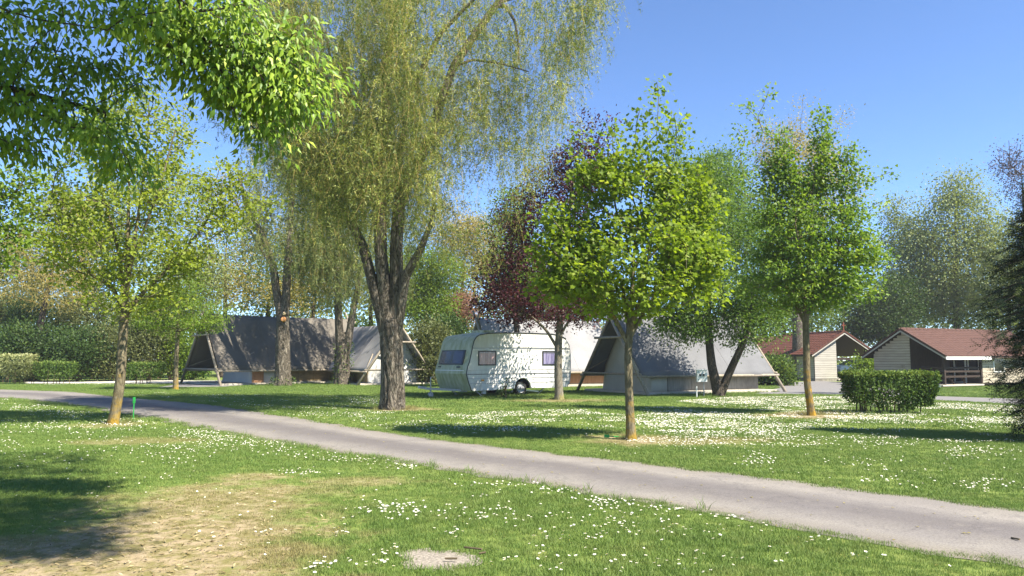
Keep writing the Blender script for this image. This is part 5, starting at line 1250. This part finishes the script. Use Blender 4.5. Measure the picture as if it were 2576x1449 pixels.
# ================================================================== CHALETS
tile_me = {}
def tile_mesh(mat, w, l):
    m = MB(); t = .022
    m.add([(0, 0, 0), (w * .33, 0, .012), (w * .66, 0, .0), (w, 0, .016), (0, l, 0), (w * .33, l, .012), (w * .66, l, 0), (w, l, .016),
           (0, 0, -t), (w * .33, 0, -t), (w * .66, 0, -t), (w, 0, -t)],
          [(0, 1, 5, 4), (1, 2, 6, 5), (2, 3, 7, 6), (8, 9, 1, 0), (9, 10, 2, 1), (10, 11, 3, 2), (8, 0, 4), (11, 7, 3)])
    me = m.mesh('tile'); me.materials.append(mat); return me
def chalet(label, loc, ang, hw, Ln, ridge, eave, tmat, cmat, left_wall, right_wall, open_back, seed, rows=14, col=.33, lit_side=0, single=300, fascia=None, name='chalet', rail=None, windows=True, tshort=0):
    """origin under the apex on the gable plane; x across the gable, y back along the ridge"""
    r = np.random.default_rng(seed)
    root = thing(name, label, 'chalet', loc, ang, 'wooden chalets')
    sl = (ridge - eave) / hw; L_ = math.hypot(hw, ridge - eave)
    zr = lambda x: ridge - abs(x) * sl - .10
    # roof decks under the tiles
    for sd in (-1, 1):
        m = MB(); th = .07
        v = [(0, -.25, ridge - .03), (sd * hw, -.25, eave - .03), (sd * hw, Ln + .25, eave - .03), (0, Ln + .25, ridge - .03)]
        v += [(x, y, z - th) for x, y, z in v]
        f = [(0, 1, 2, 3), (7, 6, 5, 4), (0, 4, 5, 1), (1, 5, 6, 2), (2, 6, 7, 3)]
        m.add(v, f if sd < 0 else [q[::-1] for q in f]); m.build('roof_deck', MAT['darkwood'], root)
        m = MB(); m.bar((0, -.29, ridge - .11), (sd * hw, -.29, eave - .09), .025, .075); m.build('barge_board', MAT['clad'], root)
        # tiles: columns along the ridge, rows up the slope
        nc = int((Ln + .5) / col); dl = L_ / rows
        me = tile_mesh(tmat, col * .985, dl * 1.06)
        up = Vector((-sd * hw, 0, ridge - eave)).normalized(); al = Vector((0, -1 * sd, 0)); 
        nr = al.cross(up)
        if nr.z < 0: nr = -nr
        cells = [(i, j) for j in range(rows) for i in range(nc)]
        is_single = sd == lit_side and single
        rest_v, rest_f = [], []
        base_me = me; cnt = 0
        order = cells if not is_single else sorted(cells, key=lambda c: c[0])
        for i, j in order:
            y = -.25 + (i + (1 if sd > 0 else 0)) * col; p = Vector((sd * hw, y, eave)) + up * (dl * j) + nr * (.03 + .006 * r.uniform()) 
            tiltv = nr * (.012)
            X, Yv = al, (up + nr * (-.06 + .02 * r.normal() * .5)).normalized()
            Z = X.cross(Yv)
            if Z.z < 0: X = -X; Z = -Z; p = p - X * col
            M_ = Matrix(((X.x, Yv.x, Z.x, p.x), (X.y, Yv.y, Z.y, p.y), (X.z, Yv.z, Z.z, p.z), (0, 0, 0, 1)))
            if is_single and cnt < single:
                o = link('tile', base_me, None, root); o.matrix_local = M_; cnt += 1
            else:
                b0 = len(rest_v); rest_v += [tuple(M_ @ v_.co) for v_ in base_me.vertices]; rest_f += [[k + b0 for k in q.vertices] for q in base_me.polygons]
        if rest_v:
            m2 = bpy.data.meshes.new('tiles'); m2.from_pydata(rest_v, [], rest_f); m2.update()
            tag(link('tiles', m2, tmat, root), kind='stuff')
        # verge tiles down the gable edge
        for j in range(rows):
            a = Vector((sd * hw, -.28, eave)) + up * dl * j; m = MB(); m.bar(a + nr * .04, a + up * dl * .97 + nr * .03, .11, .085, up=nr); m.build('verge_tile', tmat, root)
    nk = int((Ln + .5) / .36); m0 = MB(); m0.tube([(0, 0, 0), (0, .37, .012)], [.085, .095], 8); rme = m0.mesh('ridge_tile', True); rme.materials.append(tmat)
    for k in range(nk):
        o = link('ridge_tile', rme, None, root); o.location = (0, -.25 + k * .36, ridge + .0)
    # clad walls: one board per course
    bh = .145
    def wall(axis, a0, a1, fixed, z1f, face):
        k = 0; z = .18
        while True:
            z2 = z + bh - .014
            if axis == 'x':
                tops = [z1f(a0), z1f(a1)]
                lo, hi = a0, a1
                if z2 > max(z1f(x) for x in (a0, a1, 0 if a0 < 0 < a1 else a0)): break
                # clip the course to the roof slope
                xs_ = np.linspace(a0, a1, 60); okx = xs_[[z1f(x) >= z2 for x in xs_]]
                if not len(okx): break
                m = MB(); m.box(okx[0], okx[-1], fixed - .02 + .004 * r.uniform(), fixed + .02, z, z2)
            else:
                if z2 > z1f(0): break
                m = MB(); m.box(fixed - .02, fixed + .02 - .004 * r.uniform(), a0, a1, z, z2)
            m.build('board', cmat, root); z += bh; k += 1
        m = MB()
        if axis == 'x':
            pts = [(a0, fixed + .025, .1), (a1, fixed + .025, .1), (a1, fixed + .025, z1f(a1))] + ([(0, fixed + .025, z1f(0))] if a0 < 0 < a1 else []) + [(a0, fixed + .025, z1f(a0))]
            q = len(pts); m.add(pts + [(p[0], p[1] + .06, p[2]) for p in pts], [tuple(range(q)), tuple(range(2 * q - 1, q - 1, -1))] + [(i, q + i, q + (i + 1) % q, (i + 1) % q) for i in range(q)])
        else:
            s_ = -1 if face > 0 else 1
            m.box(min(fixed + s_ * .025, fixed + s_ * .085), max(fixed + s_ * .025, fixed + s_ * .085), a0, a1, .1, z1f(0))
        m.build('wall_core', MAT['darkwood'], root)
    lw0, lw1 = left_wall
    wall('x', lw0, lw1, 0, zr, -1)
    wall('y', 0.09, Ln, lw0 + .02, lambda _: zr(lw0), -1)
    m = MB(); m.box(lw1 - .05, lw1 + .02, .03, .12, .1, zr(lw1)); m.build('corner_post', MAT['darkwood'], root)
    # wall that closes the recess on its left
    m = MB(); m.box(lw1 - .06, lw1, .13, Ln if open_back else 3.4, .1, zr(lw1) - .02); m.build('porch_wall', MAT['darkwood'], root)
    if not open_back:
        m = MB(); pts = [(lw1, 3.4, .1), (right_wall, 3.4, .1), (right_wall, 3.4, zr(right_wall)), (lw1, 3.4, zr(lw1))]
        m.add(pts + [(p[0], 3.5, p[2]) for p in pts], [(0, 1, 2, 3), (7, 6, 5, 4), (0, 4, 5, 1), (1, 5, 6, 2), (2, 6, 7, 3), (3, 7, 4, 0)]); m.build('porch_wall', MAT['darkwood'], root)
        wall('y', 3.4, Ln, right_wall, lambda _: zr(right_wall), 1)
        m = MB(); m.box(right_wall - .06, right_wall + .06, 3.25, 3.38, .1, zr(right_wall)); m.build('corner_post', MAT['green' if False else 'darkwood'], root)
    def framed(nm, x0, x1, z0, z1, y, gm='glass'):
        m = MB(); w = .07
        for p in ((x0, x1, z0, z0 + w), (x0, x1, z1 - w, z1), (x0, x0 + w, z0 + w, z1 - w), (x1 - w, x1, z0 + w, z1 - w)): m.box(p[0], p[1], y - .06, y, p[2], p[3])
        fo = m.build(nm, MAT['whitepaint'], root)
        m = MB(); m.box(x0 + w, x1 - w, y - .035, y - .015, z0 + w, z1 - w); m.build('pane', MAT[gm], fo); return fo
    if not open_back and windows:
        framed('door', lw1 + .25, lw1 + .95, .16, 1.72, 3.39); framed('window', lw1 + 1.05, right_wall - .08, .75, 1.62, 3.39)
        # side window
        for ya in (4.4,):
            m = MB(); x = right_wall + .021
            for p in ((ya, ya + 1.0, .75, .81), (ya, ya + 1.0, 1.5, 1.56), (ya, ya + .06, .81, 1.5), (ya + .94, ya + 1.0, .81, 1.5)): m.box(x, x + .03, p[0], p[1], p[2], p[3])
            fo = m.build('window', MAT['whitepaint'], root); m = MB(); m.box(x + .002, x + .015, ya + .06, ya + .94, .81, 1.5); m.build('pane', MAT['glass'], fo)
    if open_back:
        # glazed sliding door edge on
        m = MB(); x = lw1 + .06
        for p in ((.5, .58, .16, 1.75), (1.5, 1.58, .16, 1.75), (.58, 1.5, .16, .24), (.58, 1.5, 1.67, 1.75)): m.box(x, x + .05, p[0], p[1], p[2], p[3])
        fo = m.build('door', MAT['whitepaint'], root); m = MB(); m.box(x + .015, x + .03, .58, 1.5, .24, 1.67); m.build('pane', MAT['glass'], fo)
        for k, (a, c) in enumerate(((.4, 1.1), (1.1, .4))):
            m = MB(); m.bar((right_wall * .35 + a * .5, Ln - .4 - .06 * k, .15), (right_wall * .35 + c * .5, Ln - .4 - .06 * k, 1.55), .06, .06); m.build('brace', MAT['darkwood'], root)
        for y in (.2, Ln - .4):
            m = MB(); m.box(lw1, right_wall, y, y + .1, 1.40, 1.56); m.build('tie_beam', MAT['darkwood'], root)
    # posts, deck, railing
    for y in ((.15, Ln * .5, Ln - .35) if open_back else (.12,)):
        m = MB(); m.box(right_wall - .06, right_wall + .06, y, y + .12, .0, zr(right_wall)); m.build('post', MAT['darkwood'], root)
    dy = Ln if open_back else 3.38; nb = 9
    for k in range(nb):
        xa = lw1 + .03 + (right_wall + .1 - lw1) * k / nb; m = MB(); m.box(xa, xa + (right_wall + .1 - lw1) / nb - .02, -.12, dy, .06, .14); m.build('deck_board', MAT['deck'], root)
    m = MB(); m.box(lw1 + .4, right_wall, -.16, -.13, .0, .145); m.build('deck_edge', MAT['whitepaint'], root)
    if rail:
        for z in (.50, .78, .96):
            m = MB(); m.box(rail[0], right_wall - .065, .16, .20, z, z + .11); m.build('rail', MAT['darkwood'], root)
            m = MB(); m.box(right_wall - .02, right_wall + .02, .25, 3.2, z, z + .11); m.build('rail', MAT['darkwood'], root)
        for x in (rail[0], (rail[0] + right_wall) / 2):
            m = MB(); m.box(x - .05, x + .05, .205, .30, .14, 1.08); m.build('post', MAT['darkwood'], root)
    if fascia:
        m = MB(); m.box(hw - .02, hw + .03, fascia[0], fascia[1], eave - .17, eave - .01); m.build('gutter_board', MAT['whitepaint'], root)
        m = MB(); m.box(lw0 + (lw1 - lw0) * .75, lw0 + (lw1 - lw0) * .75 + .25, -.035, -.022, 1.0, 1.16); m.build('number_plate', MAT['pole'], root)
    m = MB(); m.box(lw0, lw1, -.0, Ln, -.02, .16); m.build('plinth', MAT['plygrey'], root)
    return root
chalet('right chalet with reddish brown tiled roof, corner porch and white gutter board', (21.6, 42.8, 0), R(-63), 2.55, 9.6, 3.12, 1.62, MAT['tileold'], MAT['cladtan'], (-1.95, .32), 2.12, False, 801, lit_side=1, fascia=(-.25, 3.6), rail=(.85,))
chalet('left chalet with red tiled roof and an open porch beside its pale gable', (22.1, 52, 0), R(11.5), 2.45, 7.0, 3.28, 1.75, MAT['tile'], MAT['clad'], (-2.1, -.48), 1.85, True, 802, rows=12, lit_side=-1, single=252)
chalet('far cabin with dark porch half hidden behind the right tent', (23.6, 66, 0), R(15), 2.6, 6.0, 3.4, 1.9, MAT['tile'], MAT['clad'], (-2.2, .6), 2.2, True, 803, rows=9, col=.6, lit_side=0, single=0, name='cabin')
m = MB(); m.bar((0, 0, 0), (0, 0, .62), .05, .05); m.bar((-.14, 0, .42), (.14, 0, .42), .05, .05)
o = m.build('finial', MAT['redbrown']); o.location = (22.08, 51.78, 3.34); o.parent = [q for q in bpy.data.objects if q.name == 'chalet.001'][0]; o.location = (0, -.2, 3.30)

# porch furniture
def table(label, loc, rz):
    root = thing('picnic_table', label, 'table', loc, rz)
    for k in range(4): m = MB(); m.box(-.7, .7, -.38 + k * .19, -.21 + k * .19, .72, .76); m.build('plank', MAT['darkwood'], root)
    for y in (-.75, .60): m = MB(); m.box(-.7, .7, y, y + .16, .42, .46); m.build('seat', MAT['darkwood'], root)
    for x in (-.5, .5):
        for s_ in (-1, 1): m = MB(); m.bar((x, .70 * s_, 0), (x, .25 * s_, .72), .05, .09); m.build('leg', MAT['darkwood'], root)
        m = MB(); m.bar((x + .05, -.72, .39), (x + .05, .72, .39), .04, .08); m.build('crossbar', MAT['darkwood'], root)
cR = [q for q in bpy.data.objects if q.name == 'chalet'][0]
wp = Matrix.Translation(cR.location) @ cR.rotation_euler.to_matrix().to_4x4() @ Vector((1.25, 1.7, .14))
table('dark wooden picnic table on the right chalet porch', wp, R(-63) + R(90))

# small barbecue before the left chalet
q = G(2057, 958.5)
root = thing('barbecue', 'small dark barbecue on a post before the left chalet gable', 'barbecue', (q.x, q.y, 0))
m = MB(); m.tube([(0, 0, -.02), (0, 0, .42)], .025, 8); m.build('post', MAT['steel'], root)
m = MB(); m.box(-.28, .28, -.16, .16, .42, .45); m.box(-.28, .28, .14, .16, .45, .62); m.box(-.28, -.26, -.16, .14, .45, .60); m.box(.26, .28, -.16, .14, .45, .60); m.build('fire_tray', MAT['black'], root)
m = MB()
for k in range(7): m.box(-.25, .25, -.14 + k * .042, -.13 + k * .042, .53, .54)
m.build('grill', MAT['steel'], root)

# parked car far behind
def car(label, loc, rz):
    root = thing('car', label, 'car', loc, rz)
    prof = [(-2.0, .35), (-2.08, .62), (-1.95, .86), (-1.2, .95), (-.45, 1.40), (.75, 1.44), (1.55, 1.05), (2.0, .95), (2.1, .6), (2.02, .32)]
    m = MB(); n = len(prof); Wc = .85; v = []
    for y, k in ((-Wc, .0), (-Wc * .98, .0), (Wc * .98, 0), (Wc, 0)):
        for x, z in prof:
            ins = .12 if z > 1.1 else 0
            v.append((x, y - math.copysign(ins, y), z))
    f = [tuple(range(n)), tuple(range(4 * n - 1, 3 * n - 1, -1))] + [(a * n + i, a * n + (i + 1) % n, (a + 1) * n + (i + 1) % n, (a + 1) * n + i)[::-1] for a in range(3) for i in range(n)]
    m.add(v, f); m.build('body', MAT['silver'], root)
    for y in (-.875, .875):
        s_ = math.copysign(1, y)
        for xa, xb, xc, xd in ((-1.02, -.1, -.1, -.43), (-.03, 1.25, .72, -.03)):
            yb, yt = s_ * .862, s_ * .745
            m = MB(); m.add([(xa, yb, .97), (xb, yb, .97), (xc, yt, 1.36), (xd, yt, 1.36)] + [(xa, yb - s_ * .02, .97), (xb, yb - s_ * .02, .97), (xc, yt - s_ * .02, 1.36), (xd, yt - s_ * .02, 1.36)], [(0, 1, 2, 3), (7, 6, 5, 4), (0, 4, 5, 1), (1, 5, 6, 2), (2, 6, 7, 3), (3, 7, 4, 0)]); m.build('window', MAT['glass'], root)
        for x in (-1.3, 1.3):
            m = MB(); m.tube([(x, s_ * .70, .31), (x, s_ * .88, .31)], .31, 18); w = m.build('wheel', MAT['rubber'], root)
            m = MB(); m.tube([(x, s_ * .87, .31), (x, s_ * .89, .31)], .19, 14); m.build('rim', MAT['rim'], w)
    m = MB(); m.add([(-1.17, -.68, .98), (-1.17, .68, .98), (-.5, .62, 1.385), (-.5, -.62, 1.385), (-1.20, -.68, .99), (-1.20, .68, .99), (-.53, .62, 1.395), (-.53, -.62, 1.395)], [(0, 1, 2, 3), (7, 6, 5, 4), (0, 4, 5, 1), (1, 5, 6, 2), (2, 6, 7, 3), (3, 7, 4, 0)]); m.build('windscreen', MAT['glass'], root)
    for y in (-.6, .6): m = MB(); m.box(-2.10, -2.02, y - .15, y + .15, .66, .78); m.build('headlight', MAT['whitepaint'], root)
car('silver car parked beyond the open porch of the left chalet', (28.6, 64.5, 0), R(8))

# electric hook-up box on a post
q = Vector((P(1766, 995, 31.0).x, 31.0))
root = thing('hookup_box', 'grey electric hook-up box on a thin post before the right tent', 'hook-up box', (q.x, q.y, 0))
m = MB(); m.tube([(.09, .05, -.05), (.09, .05, .62)], .022, 8); m.build('post', MAT['steel'], root)
m = MB(); m.box(-.20, .20, -.09, .09, .60, 1.06); m.box(-.22, .22, -.11, .10, 1.06, 1.085); m.build('casing', MAT['box'], root)
for x in (-.07, .06): m = MB(); m.box(x - .035, x + .035, -.115, -.09, .82, .92); m.build('socket', MAT['black'], root)
for x, z in ((-.15, 1.0), (0.0, 1.0), (.13, 1.0), (-.15, .68)): m = MB(); m.tube([(x, -.09, z), (x, -.098, z)], .014, 8); m.build('knob', MAT['black'], root)
q = Vector((P(1756, 1000, 30.8).x, 30.8))
m = MB(); m.tube([(0, 0, -.05), (0, 0, .42)], .028, 9); m.tube([(0, 0, .42), (0, 0, .43)], .03, 9)
o = m.build('marker_post', MAT['box']); o.location = (q.x - .05, q.y, 0); tag(o, 'short pale stub post left of the hook-up box', 'post')
# green stakes
def stake(label, q, h, lying=False):
    root = thing('pitch_stake', label, 'stake', (q.x, q.y, 0), 0, 'green pitch stakes')
    m = MB(); m.box(-.011, .011, -.005, .005, -.03, h * .78); a = m.build('rod', MAT['green'], root)
    m = MB(); m.box(-.03, .03, -.006, .006, h * .76, h); m.box(-.022, .022, -.009, -.006, h * .82, h * .97); c = m.build('plate', MAT['green'], root)
    if lying: root.rotation_euler = (R(0), R(-86), R(12)); root.location.z = .02
stake('green number stake standing beside the left maple', G(335, 1062), .60)
stake('green number stake beside the far left hedge', G(24, 966), .72)
stake('green number stake fallen flat beside the right front maple', G(1572, 1102), .42, True)
# twigs on the grit patch
for lab, px in (('long dark twig on the grit patch edge', [(1168, 1386), (1185, 1390), (1212, 1395)]), ('short dark twig below the long twig', [(1205, 1402), (1222, 1401)]), ('thin straw twig in the middle of the grit patch', [(1120, 1415), (1150, 1417)]), ('brown twig on the lane at the right edge', [(2545, 1365), (2566, 1371)])):
    pts = [G(*p) for p in px]; c = pts[0]; m = MB(); m.tube([(p.x - c.x, p.y - c.y, .02 + .006 * i) for i, p in enumerate(pts)], .008, 6)
    o = m.build('twig', MAT['twig']); o.location = (c.x, c.y, .01 if 'lane' not in lab else .02); tag(o, lab, 'twig')
# fallen litter on the lane
r = np.random.default_rng(901); n = 900
t = r.uniform(0, 1, n); i = (r.uniform(.12, .97, n) * (len(fe) - 1)).astype(int); u = np.where(r.uniform(size=n) < .45, r.choice([.02, .98], n) + r.normal(size=n) * .02, r.beta(2.2, 2.2, n))
pp = fe[i] * (1 - u[:, None]) + ne[i] * u[:, None] + r.normal(size=(n, 2)) * .1
leaves_o = leaves('leaf_litter', T_RHOMB, np.c_[pp, .014 + .03 * np.sin(np.pi * np.clip(u, 0, 1))], np.c_[r.normal(size=(n, 2)), np.zeros(n)], np.c_[r.normal(size=(n, 2)) * .15, np.ones(n)], r.uniform(.012, .05, n), MAT['golden'], None, None, r)
tag(leaves_o, 'dry leaf bits scattered on the grey lane', kind='stuff')
r = np.random.default_rng(902); n = 9000
x, y = r.uniform(-5.5, -.6, n), r.uniform(4.2, 10.5, n); k = r.uniform(size=n) < dry_np(x, y) ** 1.3; x, y = x[k], y[k]; n = len(x)
tag(leaves('dead_grass', T_NARROW, np.c_[x, y, r.uniform(.004, .02, n)], np.c_[r.normal(size=(n, 2)), r.normal(size=n) * .15], np.c_[r.normal(size=(n, 2)) * .3, np.ones(n)], r.uniform(.02, .07, n), MAT['straw'], None, None, r), 'dry straw and soil crumbs lying on the bare worn earth', kind='stuff')
# thin summer haze
HAZE = .0006
m = MB(); m.box(-90, 95, -25, 100, -1, 24)
n_ = NT('thin_haze'); n_.n.remove(n_.b); v_ = n_.new('ShaderNodeVolumePrincipled'); v_.inputs['Density'].default_value = HAZE; v_.inputs['Color'].default_value = (.93, .96, 1, 1); v_.inputs['Anisotropy'].default_value = .3
n_.ln(v_.outputs[0], n_.out.inputs['Volume'])
tag(m.build('haze', n_.m), 'thin pale haze over the whole campsite', kind='stuff')
